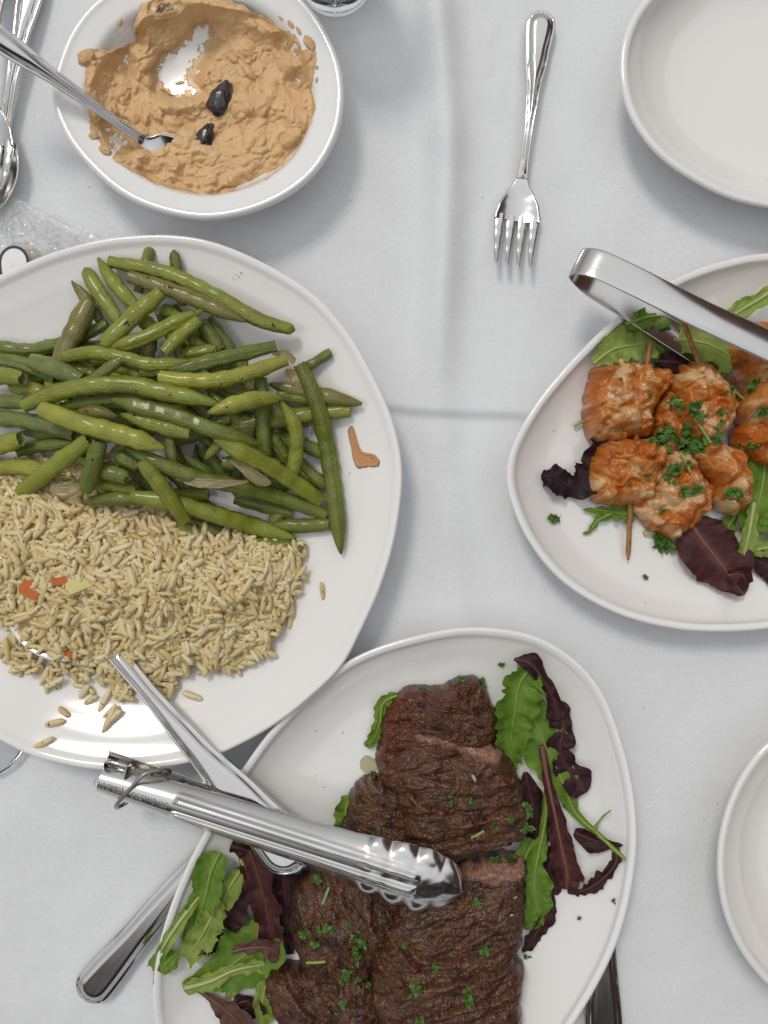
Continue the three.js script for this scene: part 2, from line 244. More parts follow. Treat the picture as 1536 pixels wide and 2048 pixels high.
function makeFork(name, label, group) {
  const g = top(name, label, 'fork', group), LH = .112;
  const yc = x => .0022 + .0042 * Math.sin(clamp((x - .02) / .11) * Math.PI) ** 2;
  mesh('handle', bar(LH, forkHandleW, yc, { th: .0024, crown: .0026, beadTo: .100 }), M.steel, g);
  const hw = interp([[LH, .0036], [.116, .0052], [.122, .0095], [.130, .0132], [.138, .0150], [.146, .0153]]), yh = x => interp([[.1, .0040], [.112, .0032], [.124, .0012], [.134, .0006], [.142, .0010], [.150, .0024], [.160, .0050], [.173, .0095]])(x);
  mesh('head', grid(40, 44, (i, j) => { const jj = j % 44, tp = jj <= 21, u = (tp ? jj / 21 : (43 - jj) / 21) * 2 - 1, x = lerp(LH - .0015, .1395, i / 40), w = hw(x); return { p: [x, yh(x) + (tp ? .0008 : -.0007) + .0038 * u * u * sm(.112, .135, x), u * w], uv: [x, u * w] }; }, { wrapV: true, closed: true }), M.steel, g);
  for (let k = 0; k < 4; k++) {
    const c = (-1.5 + k) / 1.5, z0 = c * .0118, z1 = c * .0112, L0 = .1360, L1 = .1730 - Math.abs(c) * .0012;
    mesh('tine', grid(26, 12, (i, j) => { const t = i / 26, a = (j % 12) / 12 * Math.PI * 2, x = lerp(L0, L1, t), hwT = lerp(.0034, .0010, Math.pow(t, 1.25)) * (t > 0.96 ? Math.sqrt(Math.max(0.02, 1 - ((t - .96) / .04) ** 2)) : 1), hh = lerp(.00095, .0006, t); return { p: [x, yh(x) + .0038 * (z0 / .0153) ** 2 + Math.sin(a) * hh, lerp(z0, z1, t) + Math.cos(a) * hwT * (c === 0 ? 1 : 1)] }; }, { wrapV: true, closed: true }), M.steel, g);
  }
  return g;
}
function makeSpoon(name, label, category, { LH = .13, LB = .065, bw = .021, depth = .008, hwScale = 1, crown = .0024, lift = .004 } = {}) {
  const g = top(name, label, category), w = interp([[0, .0105 * hwScale], [.012, .0107 * hwScale], [LH * .3, .0085 * hwScale], [LH * .55, .0052 * hwScale], [LH * .8, .0036 * hwScale], [LH, .0040 * hwScale]]);
  const yc = x => .0022 + lift * Math.sin(clamp(x / LH) * Math.PI * 0.8) ** 2;
  mesh('handle', bar(LH, roundStart(w, .0105 * hwScale), yc, { th: .0026, crown }), M.steel, g);
  const y1 = yc(LH);
  mesh('spoon_bowl', grid(44, 48, (i, j) => { const jj = j % 48, tp = jj <= 23, u = (tp ? jj / 23 : (47 - jj) / 23) * 2 - 1, t = i / 44, s = Math.pow(Math.sin(Math.PI * clamp(0.03 + t * .97)), .62), x = LH - .001 + t * LB, ww = lerp(.0040 * hwScale, bw * s, sm(0, .16, t)) + (t > .999 ? .0002 : 0); const d = depth * Math.pow(Math.max(0, Math.sin(Math.PI * Math.min(1, t * 1.02))), .8) * (1 - u * u); return { p: [x, y1 * (1 - sm(0, .2, t)) + .004 * sm(0, .2, t) + depth * .6 * sm(0, .3, t) - d + (tp ? .0007 : -.0007), u * ww] }; }, { wrapV: true, closed: true }), M.steel, g);
  return g;
}
// fork alone on the cloth
placeAxis(makeFork('fork', 'polished steel fork lying alone on the tablecloth with tines down the table'), P(1083, 28, .001), P(1020, 545, .001));
// nested pair at the upper left
placeAxis(makeSpoon('spoon', 'steel spoon nested under a fork beside the bean dip bowl', 'spoon', { LH: .128, LB: .062, bw: .0165 }), P(88, -110, .001), P(-12, 405, .001)).rotateX(0.0);
{ const f = makeFork('fork', 'steel fork resting on top of a spoon beside the bean dip bowl'); placeAxis(f, P(4, -130, .006), P(-16, 382, .0045)); }
// spoon dug into the dip
placeAxis(makeSpoon('spoon', 'steel spoon dug into the orange bean dip over the bowl rim', 'spoon', { LH: .128, LB: .050, bw: .0150, depth: .0035, lift: .002, hwScale: .85 }), P(-122, -6, .080), P(300, 294, .0165), 0.10);
// serving spoon under the rice
placeAxis(makeSpoon('serving_spoon', 'large steel serving spoon buried in rice with ridged handle over platter rim', 'serving spoon', { LH: .182, LB: .092, bw: .039, depth: .011, hwScale: 1.6, crown: .0030, lift: .0035 }), P(606, 1732, .0345), P(28, 1064, .0100), 0);
// cutlery under the steak platter
function makeKnife(name, label) {
  const g = top(name, label, 'knife'), LH = .128, L = .225;
  mesh('handle', bar(LH, roundStart(interp([[0, .0125], [.015, .0125], [.06, .0098], [LH, .0068]]), .0120), () => .0036, { th: .0040, crown: .0026 }), M.steel, g);
  const w = interp([[LH, .0055], [.135, .0075], [.16, .0098], [.19, .0105], [.21, .0088], [.221, .004], [L, .0006]]);
  mesh('blade', grid(60, 20, (i, j) => { const jj = j % 20, tp = jj <= 9, u = (tp ? jj / 9 : (19 - jj) / 9) * 2 - 1, x = lerp(LH - .002, L, i / 60), ser = u > .8 && x > .13 ? .0004 * Math.abs(Math.sin(x * 2400)) : 0; return { p: [x, .0030 + (tp ? 1 : -1) * .0009 * (1 - .7 * Math.max(0, u)), u * w(x) - ser - .001] }; }, { wrapV: true, closed: true }), M.steel, g);
  return g;
}
placeAxis(makeKnife('table_knife', 'steel table knife tucked under the steak platter rim beside a bowl'), P(1204, 2085, .001), P(1183, 1333, .001));
placeAxis(makeKnife('table_knife', 'steel knife with broad beaded handle sticking out under the steak platter'), P(172, 1988, .001), P(606, 1470, .001));

// ---------------------------------------------------------------- scalloped tongs lying across the steak platter
{
  const g = top('scalloped_tongs', 'steel locking tongs with scalloped tip resting on steak and platter rim', 'tongs');
  const L = .232;
  const hw = interp([[0, .0088], [.018, .0100], [.045, .0120], [.080, .0131], [.130, .0139], [.160, .0158], [.178, .0184], [.200, .0204], [L, .0205]]), tip = x => x > .204 ? Math.sqrt(Math.max(.0004, 1 - ((x - .204) / (L - .204)) ** 2)) : 1;
  const arm = (flip, nar = 1, curl = 1) => grid(190, 90, (i, j) => {
    const jj = j % 90, tp = jj <= 44, u = (tp ? jj / 44 : (89 - jj) / 44) * 2 - 1, x = L * (1 - Math.pow(1 - i / 190, 1.25));
    const au = Math.abs(u), scPh = (x - .1665) / .0165, sc = sm(.166, .172, x);
    const w = nar * tip(x) * hw(x) * (1 + sc * .10 * (Math.abs(Math.sin(scPh * Math.PI)) - .5));
    let y = -.0085 * curl * Math.pow(au, 2.6) * lerp(.75, 1, sm(.0, .05, x));
    const rib = sm(.048, .051, x) * sm(.2045, .200, x), uu = au * w * 1000;
    const endR = x > .196 ? Math.max(0, (x - .196) / .0085) : 0;
    const ch = 2.3 * Math.sqrt(Math.max(0, 1 - endR * endR));
    y += rib * (.0014 * sm(6.6, 5.6, uu) + .0007 * sm(9.0, 8.3, uu) - (ch > 0 ? .0021 * sm(ch + 1.2, ch, uu) : 0));
    y += sc * .0026 * Math.abs(Math.sin(scPh * Math.PI)) * sm(.5, .9, au) + sc * .0006 * fbm(x * 140, u * 3, 2, 2);
    y -= .0085 * curl * clamp((x - .196) / (L - .196)) ** 2.2;
    const th = .0005; y += tp ? th : -th;
    return { p: [x, flip * y, u * w], uv: [x, u * w] };
  }, { wrapV: true, closed: true });
  const a = P(196, 1566, .0445), b = P(948, 1806, .056);
  const up = mesh('upper_arm', arm(1), M.satin, g), ax = new THREE.Group(); placeAxis(ax, a, b, 0.10); up.position.copy(ax.position); up.quaternion.copy(ax.quaternion);
  const low = mesh('lower_arm', arm(-1, .80, .35), M.steel, g); placeAxis(ax, P(214, 1520, .0300), P(920, 1790, .0370), 0.06); low.position.copy(ax.position); low.quaternion.copy(ax.quaternion);
  // hinge plates, pin and locking ring
  mesh('hinge_cap', mergeGeometries([tube([P(214, 1530, .0425), P(222, 1531, .0400), P(262, 1541, .0350), P(300, 1552, .0325)], .0030, 24, 8).scale(1, 1, 1)]), M.steelDark, g);
  mesh('hinge_pin', tube([P(258, 1530, .0440), P(244, 1592, .0400)], .0019, 6, 14), M.steel, g);
  mesh('pivot_loop', tube([P(214, 1524, .042), P(232, 1526, .043), P(250, 1531, .0428), P(268, 1538, .042), P(250, 1541, .040), P(226, 1534, .040)], .0009, 40, 8, true), M.steel, g);
  mesh('locking_ring', tube([P(236, 1606, .0440), P(254, 1585, .0468), P(284, 1552, .0470), P(296, 1545, .0460), P(334, 1538, .0400), P(339, 1545, .0350), P(300, 1560, .0240), P(260, 1600, .0225), P(240, 1613, .0260), P(232, 1614, .036)], .00125, 120, 10, true), M.steelDark, g);
  const font = await new FontLoader().loadAsync('fonts/droid/droid_sans_regular.typeface.json');
  const inv = up.matrixWorld; up.updateMatrixWorld();
  const put = (s, size, x, z) => { const t = new TextGeometry(s, { font, size, depth: .00018, curveSegments: 2 }); t.rotateX(-Math.PI / 2); t.rotateY(Math.PI); t.translate(x, .00055, z); return t; };
  const lettering = mesh('stamped_lettering', mergeGeometries([put('STAINLESS STEEL', .0036, .0455, -.0016), put('( INDIA )', .0036, .0165, -.0016)]), M.steelDark, up);
}
// ---------------------------------------------------------------- plain bent tongs over the chicken platter
{
  const g = top('bent_strip_tongs', 'plain steel tongs bent from one flat strip resting on chicken platter', 'tongs');
  // centreline: lower arm -> bend -> upper arm
  const pts = [P(1600, 830, .0170), P(1480, 752, .0185), P(1380, 690, .0215), P(1245, 604, .0290), P(1180, 562, .0315), P(1158, 541, .037), P(1150, 528, .0450), P(1160, 522, .0535), P(1188, 526, .0590), P(1265, 560, .0610), P(1400, 628, .0600), P(1560, 702, .0560), P(1760, 800, .050)];
  const cur = new THREE.CatmullRomCurve3(pts, false, 'centripetal'), side = P(1270, 540, .05).sub(P(1236, 608, .05)).setY(0).normalize().add(V(0, -0.10, 0)).normalize();
  const n = 150, nu = 24, ring = 2 * (nu + 1), up0 = V();
  const gg = grid(n, ring, (i, j) => {
    const jj = j % ring, tp = jj <= nu, u = (tp ? jj / nu : (ring - 1 - jj) / nu) * 2 - 1, t = i / n, p = cur.getPointAt(t), T = cur.getTangentAt(t), nn = side.clone().cross(T).normalize();
    const hw = .0090 + .0008 * sm(.1, .5, Math.abs(t - .47)), arch = .0022 * sm(.08, .26, Math.abs(t - .46)) * (1 - u * u);
    const q = p.clone().addScaledVector(side, u * hw).addScaledVector(nn, -arch + (tp ? .0005 : -.0005) * (1 - .3 * u ** 8));
    return { p: [q.x, q.y, q.z], uv: [t * .4, u * hw] };
  }, { wrapV: true, closed: true });
  mesh('strip', gg, M.steel, g);
}

// ---------------------------------------------------------------- green beans
const TONES = [[.31, .32, .03], [.215, .248, .018], [.118, .155, .013], [.175, .155, .028], [.135, .178, .032]];
function beanGeo(pts, rad, tone, ea, eb, sd) {
  const cur = new THREE.CatmullRomCurve3(pts, false, 'centripetal'), len = cur.getLength(), n = Math.max(18, Math.round(len / .0022)), m = 20;
  const rows = [];
  if (ea === 'c') rows.push([0, 0, .2], [.0, .55, .35], [0, .8, .12], [0, .97, 0]);
  for (let i = 0; i <= n; i++) rows.push([i / n, 1, 0]);
  if (eb === 'c') rows.push([1, .97, 0], [1, .8, .12], [1, .55, .35], [1, 0, .2]);
  const tipLen = .016 / len, rLen = .004 / len, fl = .82 + .12 * N3(sd, 1, 2), seam = sd * 1.7;
  return grid(rows.length - 1, m, (i, j) => {
    const [s, k, pit] = rows[i], a = (j % m) / m * Math.PI * 2, p = cur.getPointAt(s), T = cur.getTangentAt(s);
    const S = T.clone().cross(V(0, 1, 0)).normalize(), U = S.clone().cross(T);
    let r = rad * k;
    const da = s, db = 1 - s, f = (d, e) => e === 't' ? lerp(.16, 1, Math.pow(clamp(d / tipLen), .62)) : e === 'r' ? Math.sqrt(clamp(1 - (1 - clamp(d / rLen)) ** 2, .03, 1)) : lerp(1.03, 1, sm(0, .1, d));
    r *= Math.min(f(da, ea), f(db, eb));
    r *= 1 + .13 * N3(s * len * 110, sd * 3.1, 4) + .08 * N3(s * len * 330, sd, a * 1.2) + .035 * Math.abs(N3(s * len * 60, sd, a * 4));
    r *= lerp(.80, 1, sm(0, .22, Math.min(s, 1 - s))) * (1 + .045 * Math.sin(s * len * 560 + sd) * sm(.1, .3, Math.min(s, 1 - s))); let dd = Math.atan2(Math.sin(a - seam), Math.cos(a - seam)); r *= 1 - .17 * Math.exp(-(dd * dd) / .04) + .07 * Math.exp(-((Math.abs(dd) - .45) ** 2) / .05);
    const dir = s < .5 ? 1 : -1, q = p.clone().addScaledVector(S, Math.cos(a) * r).addScaledVector(U, Math.sin(a) * r * fl).addScaledVector(T, dir * pit * rad * .9 + (pit < .01 && k < 1.01 && (s === 0 || s === 1) ? N3(a * 2, sd, 3) * rad * .25 : 0));
    const n1 = fbm(s * len * 90 + sd * 9, a * .6, sd, 3), n2 = N3(s * len * 25, a * .5 + sd, 7);
    let c = mix3(TONES[tone], TONES[(tone + 3) % 5 === 3 ? 3 : tone === 3 ? 2 : 3], clamp(.06 + n2 * .7));
    c = mul3(c, 1 + .55 * n1); const streak = Math.pow(Math.abs(N3(s * len * 14, a * 3.2 + sd, 2)), 1.5); c = mix3(c, tone === 3 ? [.34, .30, .14] : [.33, .36, .10], clamp(streak * .8 * (tone === 3 ? 1.2 : .6)));
    if (pit > .05) c = mix3([.30, .32, .09], [.13, .12, .03], pit * 2.2);
    else if (k < .99) c = [.33, .35, .11];
    return { p: [q.x, q.y, q.z], c: [Math.max(.01, c[0]), Math.max(.01, c[1]), Math.max(.005, c[2])], uv: [s * len, a / 6.283 * rad * 6] };
  }, { wrapV: true, closed: true });
}
const pileLift = (px, py) => { const d = ((px - 300) / 345) ** 2 + ((py - 815) / 285) ** 2; return .0086 * clamp(1.15 - d, 0, 1) ** .8; };
let beanSeed = 1; const beanObjs = [];
const beanLook = ['yellow green bean', 'bright green bean', 'dark green bean', 'olive brown bean', 'dull grey green bean'];
function bean(pts, w, layer, tone, ea = 'c', eb = 'c', label) {
  const sd = (beanSeed++) * 1.37, rad0 = w / 2 / 3000;
  const wp = pts.map(([x, y, dl]) => { let q = beanPlatter.on(x, y, rad0 * .9 + (layer + (dl || 0)) * pileLift(x, y)); return q; });
  const rad = rad0 * (H - wp[0].y) / H * .89;
  const o = mesh('green_bean', beanGeo(wp, rad, tone, ea, eb, sd), M.bean); beanObjs.push(o);
  let L = 0; for (let i = 1; i < pts.length; i++) L += Math.hypot(pts[i][0] - pts[i - 1][0], pts[i][1] - pts[i - 1][1]);
  const size = L > 220 ? 'long' : L > 110 ? 'medium length' : 'short cut', lev = layer > 3 ? 'on top of the bean heap' : layer > 1.5 ? 'inside the bean heap' : 'low in the bean heap';
  return tag(o, label || `${size} ${beanLook[tone]} ${lev}`, 'green bean', 'green beans heaped on the platter');
}
// filler low in the heap
for (let k = 0; k < 16; k++) { const x = rr(480, 600), y = rr(800, 1020), d = rr(-.4, 1.2), l = rr(30, 60); bean([[x - Math.cos(d) * l, y - Math.sin(d) * l], [x, y], [x + Math.cos(d) * l, y + Math.sin(d) * l]], rr(26, 32), rr(.2, 1.2), rnd() < .75 ? 2 : 3, 'c', rnd() < .5 ? 'c' : 't'); }
for (let k = 0; k < 64; k++) { const a = rr(0, 6.283), r = Math.sqrt(rnd()), x = 300 + Math.cos(a) * r * 270, y = 830 + Math.sin(a) * r * 165 - (x > 480 ? -20 : 0), d = rr(-.7, .9) + (rnd() < .3 ? 1.2 : 0), l = rr(45, 95); bean([[x - Math.cos(d) * l, y - Math.sin(d) * l], [x + rr(-6, 6), y + rr(-6, 6)], [x + Math.cos(d) * l, y + Math.sin(d) * l]], rr(26, 33), rr(.1, 1.3), rnd() < .6 ? 2 : rnd() < .6 ? 1 : 3, rnd() < .5 ? 'c' : 't', 'c'); }
bean([[218, 523], [330, 545], [430, 590], [520, 640], [590, 660]], 33, 3.2, 1, 'c', 'r', 'longest bright green bean, topmost at the bare platter rim');
bean([[258, 553], [340, 580], [420, 612], [492, 643]], 33, 3.4, 3, 'c', 't', 'olive brown bean with black specks beside the longest bean');
bean([[308, 472], [295, 520], [276, 585]], 27, 1, 2, 'r', 'c', 'green bean poking up past the platter rim');
bean([[347, 500], [358, 560], [365, 612]], 26, 1, 2, 'r', 'c', 'thin dark bean poking out under the longest bean');
bean([[196, 516], [228, 565], [270, 612]], 33, 2.4, 1, 't', 'c');
bean([[170, 536], [198, 585], [240, 645]], 34, 2.6, 1, 'r', 'c');
bean([[143, 562], [172, 598], [200, 640]], 29, 1.4, 3, 't', 'c');
bean([[178, 603], [150, 660], [118, 722]], 44, 2.8, 3, 'c', 'c', 'wide olive brown bean stub with ragged cut end');
bean([[322, 585], [268, 632], [208, 690]], 39, 3.6, 1, 'c', 'c', 'bright green cut bean with black speck crossing two beans');
bean([[408, 620], [340, 650], [275, 681], [205, 700]], 33, 3.5, 1, 't', 't');
bean([[397, 640], [362, 670], [328, 706]], 31, 3.8, 1, 'c', 'c');
bean([[-60, 690], [0, 695], [60, 700], [130, 685], [215, 648]], 31, 1.6, 2, 'c', 'c');
bean([[128, 714], [182, 705], [247, 716], [300, 729], [380, 722]], 32, 3.8, 1, 'c', 't');
bean([[243, 718], [215, 738], [188, 758]], 26, 4.9, 2, 'c', 'c');
bean([[-50, 715], [0, 718], [50, 729], [112, 757]], 32, 2.2, 4, 'c', 'c');
bean([[60, 722], [110, 737], [165, 760]], 41, 3.2, 4, 'c', 'c', 'broad dull grey green bean with open ends');
bean([[118, 734], [160, 742], [198, 755]], 31, 2.6, 2, 'c', 'c');
bean([[-40, 768], [8, 752], [46, 758]], 38, 3.2, 1, 'c', 'c', 'curled green bean with hollow open end');
bean([[22, 774], [60, 778], [98, 788]], 32, 1.4, 0, 'c', 'c');
bean([[92, 768], [150, 774]], 26, 2, 1, 'c', 'c');
bean([[48, 812], [105, 788], [180, 772], [260, 770], [325, 784], [385, 796], [436, 808]], 38, 4.6, 1, 'c', 't', 'long wavy green bean lying flat across the heap');
bean([[122, 814], [210, 800], [310, 793], [400, 806]], 26, 3.9, 2, 'c', 't');
bean([[282, 746], [360, 736], [440, 718], [552, 692]], 33, 3.5, 2, 'c', 'c');
bean([[318, 754], [370, 761], [440, 760], [510, 742], [573, 720]], 35, 4.2, 0, 'c', 'c', 'pale green smooth bean cut square at both ends');
bean([[415, 826], [470, 808], [520, 797], [564, 797]], 40, 4.6, 0, 't', 't', 'plump pale bean tapering at both ends');
bean([[220, 798], [290, 817], [360, 836], [440, 865], [523, 890]], 38, 4.4, 2, 't', 't', 'long dark striped bean slanting across the heap');
bean([[84, 818], [155, 845], [245, 870], [330, 897]], 43, 5.2, 0, 'c', 't', 'thick yellow green bean with torn pale end');
bean([[242, 828], [310, 850], [380, 868]], 37, 4.2, 1, 't', 'c');
bean([[152, 822], [195, 824], [235, 833]], 34, 3.8, 3, 't', 't');
bean([[180, 878], [105, 935], [16, 1008]], 41, 4.8, 1, 'c', 'c', 'striped green bean reaching out over the rice');
bean([[200, 882], [186, 935], [171, 982]], 39, 5.0, 2, 'c', 'c', 'dark cut bean standing across the rice edge');
bean([[-40, 945], [10, 936], [55, 935], [108, 948]], 33, 3.6, 0, 'c', 'c');
bean([[-40, 908], [0, 890], [42, 878]], 40, 3.8, 0, 'c', 'c');
bean([[-50, 835], [10, 838], [70, 845], [150, 870]], 37, 3, 4, 'c', 'c');
bean([[38, 865], [130, 869]], 29, 2, 4, 't', 'c');
bean([[78, 892], [155, 885]], 28, 2.8, 2, 'c', 't');
bean([[-40, 800], [0, 803], [48, 806]], 31, 2.8, 4, 'c', 'c');
bean([[282, 922], [325, 976], [371, 1043]], 37, 4.7, 1, 'c', 'c', 'green bean with open seed end pointing at the rice');
bean([[165, 1006], [215, 998], [268, 998]], 33, 4, 2, 't', 'c');
bean([[262, 992], [350, 1005], [440, 1032], [520, 1056], [592, 1078]], 39, 3.8, 1, 'c', 't', 'long bright bean along the edge of the rice');
bean([[248, 895], [325, 930], [400, 957], [480, 974], [560, 996], [652, 1030]], 35, 4.3, 2, 't', 'c', 'long dark bean with onion strip lying on it');
bean([[428, 880], [505, 915], [570, 952], [642, 1003]], 41, 4.7, 1, 't', 'c', 'thick green bean tapering toward the bare platter');
bean([[562, 802], [588, 850], [592, 905], [578, 965]], 34, 4.5, 1, 't', 'c', 'bowed bright bean curving down through the heap');
bean([[522, 755], [525, 830], [531, 925]], 33, 2.6, 2, 'c', 'c');
bean([[600, 728], [632, 800], [655, 900], [670, 1000], [682, 1107]], 40, 3.0, 2, 'c', 't', 'long dark bean standing apart at the bare platter side');
bean([[598, 745], [630, 724], [662, 704]], 23, 1.2, 2, 'c', 'c');
bean([[538, 768], [620, 786], [724, 808]], 37, 1.8, 3, 't', 't', 'flat olive brown bean pointing out to the rim');
bean([[553, 790], [622, 800]], 26, 2.2, 2, 'c', 'c');
bean([[535, 848], [620, 828], [700, 822]], 34, 1.5, 1, 'c', 'c');
bean([[540, 868], [578, 925]], 31, 1.8, 2, 'r', 'c');
bean([[602, 888], [648, 908]], 31, 1.5, 2, 'c', 'c');
bean([[595, 925], [650, 972]], 30, 1.5, 2, 'c', 'c');
bean([[598, 938], [628, 967]], 25, 2.4, 1, 'c', 'c');
bean([[535, 1048], [600, 1052], [660, 1048]], 33, 1.4, 2, 't', 'c');
bean([[385, 1040], [470, 1080], [604, 1096]], 33, 2.6, 2, 't', 'c');
bean([[378, 1052], [480, 1093], [600, 1108]], 28, 1.8, 2, 'c', 'c');
bean([[430, 1068], [487, 1132]], 30, 2.2, 2, 'c', 't');
bean([[355, 1048], [407, 1077]], 35, 2.8, 1, 'c', 'c');
bean([[196, 938], [255, 956]], 38, 4.2, 2, 'c', 'c', 'short hollow bean end with dark open mouth');
bean([[186, 963], [272, 980]], 31, 3.4, 1, 'c', 'c');
bean([[236, 912], [277, 932]], 34, 3.8, 2, 'c', 'c');
bean([[410, 918], [445, 880]], 33, 3.4, 1, 't', 'c');
bean([[338, 870], [344, 924]], 26, 4, 3, 'c', 'c');
bean([[368, 910], [418, 948]], 24, 3, 2, 't', 'c');
bean([[444, 925], [505, 930]], 30, 2.8, 2, 'c', 'c');
bean([[368, 708], [432, 700]], 28, 2.6, 1, 'c', 'c');
bean([[384, 682], [424, 702]], 24, 2, 1, 'c', 'c');
bean([[402, 645], [442, 702]], 31, 1.6, 2, 'c', 'c');
bean([[418, 636], [468, 708]], 25, 1, 2, 'c', 'c');
bean([[280, 636], [318, 668]], 31, 2, 1, 'c', 'c');
bean([[325, 615], [365, 640]], 27, 1.6, 1, 'c', 'c');
bean([[440, 775], [500, 790]], 32, 2.8, 2, 't', 'c');
bean([[236, 734], [287, 757]], 30, 3.2, 1, 'c', 'r');
bean([[213, 752], [257, 762]], 24, 3.2, 0, 'c', 'c');
bean([[542, 1045], [570, 1018]], 27, 2.6, 2, 'c', 'c');

// ---------------------------------------------------------------- rice
const ricePoly = [[606, 1090], [602, 1150], [578, 1225], [545, 1292], [490, 1328], [430, 1345], [390, 1330], [345, 1360], [270, 1352], [215, 1345], [150, 1335], [116, 1330], [84, 1310], [42, 1280], [-2, 1240], [-120, 1215], [-190, 1150], [-190, 1010], [-40, 925], [120, 920], [260, 960], [400, 1030], [520, 1080]];
const riceH = (px, py) => { const d = polySD(px, py, ricePoly); if (d < -14) return -1; const e = clamp((d + 6) / 150); return .0055 * sm(170, 100, px) * sm(1170, 1235, py) + .0285 * Math.pow(e, .62) + .0085 * fbm(px / 58, py / 58, 3, 2) * sm(0, 40, d); };
const riceSurf = (px, py) => { const h = riceH(px, py); return h < 0 ? null : beanPlatter.on(px, py, Math.max(0, h)); };
mesh('rice_bed', grid(120, 80, (i, j, u, v) => {
  const px = lerp(-210, 625, u), py = lerp(905, 1375, v), h = riceH(px, py), q = beanPlatter.on(px, py, h < 0 ? -.002 : h - .0002 + .0016 * fbm(px / 12, py / 12, 1, 2));
  return { p: [q.x, q.y, q.z], k: polySD(px, py, ricePoly) > 10 ? 1 : 0 };
}, { cull: true }), riceMats[2]).userData = { label: 'packed cooked rice under the loose top grains', category: 'rice', kind: 'stuff' };
function grainGeo(v) {
  const g = new THREE.SphereGeometry(1, 10, 12), p = g.attributes.position, L = [.0069, .0063, .0075, .0052][v], W = [.00215, .0023, .0021, .0022][v];
  for (let i = 0; i < p.count; i++) { let x = p.getY(i), y = p.getX(i), z = p.getZ(i); const t = Math.sign(x) * Math.pow(Math.abs(x), .8), r = Math.sqrt(Math.max(0, 1 - Math.pow(Math.abs(t), 3.2))) / Math.max(1e-4, Math.hypot(y, z)); const k = Math.hypot(y, z) < 1e-4 ? 0 : r; p.setXYZ(i, t * L, y * k * W * .86 - .0005 * t * t * [1, .3, -.6, .8][v], z * k * W * (1 + .12 * N3(t * 2, v, 1))); }
  g.computeVertexNormals(); return g;
}
const grainGeos = [0, 1, 2, 3].map(grainGeo), grains = [];
function addGrain(pos, yaw, tilt, roll, loose) { const q = new THREE.Quaternion().setFromEuler(new THREE.Euler(roll, yaw, tilt, 'YZX')); grains.push({ pos, q, v: Math.floor(rnd() * 4), m: Math.floor(rnd() * 4), s: rr(.78, 1.12), loose, key: pos.y }); }
for (let py = 915; py < 1372; py += 11.6) for (let px = -195; px < 618; px += 11.6) {
  const x = px + rr(-6, 6), y = py + rr(-6, 6), d = polySD(x, y, ricePoly); if (d < -4 || (d < 4 && rnd() < .4)) continue;
  if (x < -60 && rnd() < .5) continue;
  const s = riceSurf(x, y), cl = N3(x / 26, y / 26, 5); if (!s) continue;
  s.y += rr(-.0010, .0030) + .0030 * cl; addGrain(s, cl * 6 + rr(-.9, .9), rr(-.28, .28), rr(0, 3));
}
const scatter = (poly, n, lift) => { let c = 0, t = 0; while (c < n && t++ < 999) { const xs = poly.map(p => p[0]), ys = poly.map(p => p[1]), x = rr(Math.min(...xs), Math.max(...xs)), y = rr(Math.min(...ys), Math.max(...ys)); if (!inPoly(x, y, poly)) continue; c++; addGrain(beanPlatter.on(x, y, .0016 + rnd() * lift), rr(0, 3.14), rr(-.25, .25), rr(0, 3), 1); } };
scatter([[-10, 1290], [25, 1282], [75, 1318], [85, 1342], [50, 1346], [10, 1320]], 24, .006);
scatter([[75, 1352], [120, 1340], [122, 1380], [105, 1385], [92, 1360]], 9, .004);
scatter([[225, 1370], [262, 1372], [258, 1425], [236, 1420]], 9, .004);
scatter([[212, 1425], [236, 1418], [226, 1462], [210, 1465]], 6, .003);
scatter([[160, 1368], [186, 1370], [180, 1398], [164, 1395]], 3, .002);
scatter([[100, 1320], [230, 1345], [330, 1362], [330, 1385], [250, 1372], [120, 1345]], 34, .005);
scatter([[330, 1345], [345, 1350], [345, 1385], [325, 1385]], 6, .005);
for (let k = 0; k < 22; k++) addGrain(beanPlatter.on(rr(205, 262), rr(1300, 1342), rr(.0085, .0125)), rr(0, 3.1), rr(-.3, .3), rr(0, 3), 1);
for (const [x, y, a] of [[88, 1486, .45], [128, 1424, -.7], [110, 1446, .25], [385, 1392, -.35], [645, 1182, -1.45], [569, 1233, 1.4], [580, 1238, 1.5], [182, 1400, .55], [208, 1402, 1.1], [598, 1165, .9], [590, 1180, 1.5]]) addGrain(beanPlatter.on(x, y, .0015), a, 0, rr(0, 3), 2);
grains.sort((a, b) => (b.loose || 0) - (a.loose || 0) || b.key - a.key);
const inFrame = g => { const k = H / (H - g.pos.y) * 3000, x = g.pos.x * k + 768, y = g.pos.z * k + 1024; return x > 4 && y < 2040 && (g.loose || y > 985 + Math.max(0, (x - 250) * .25)); };
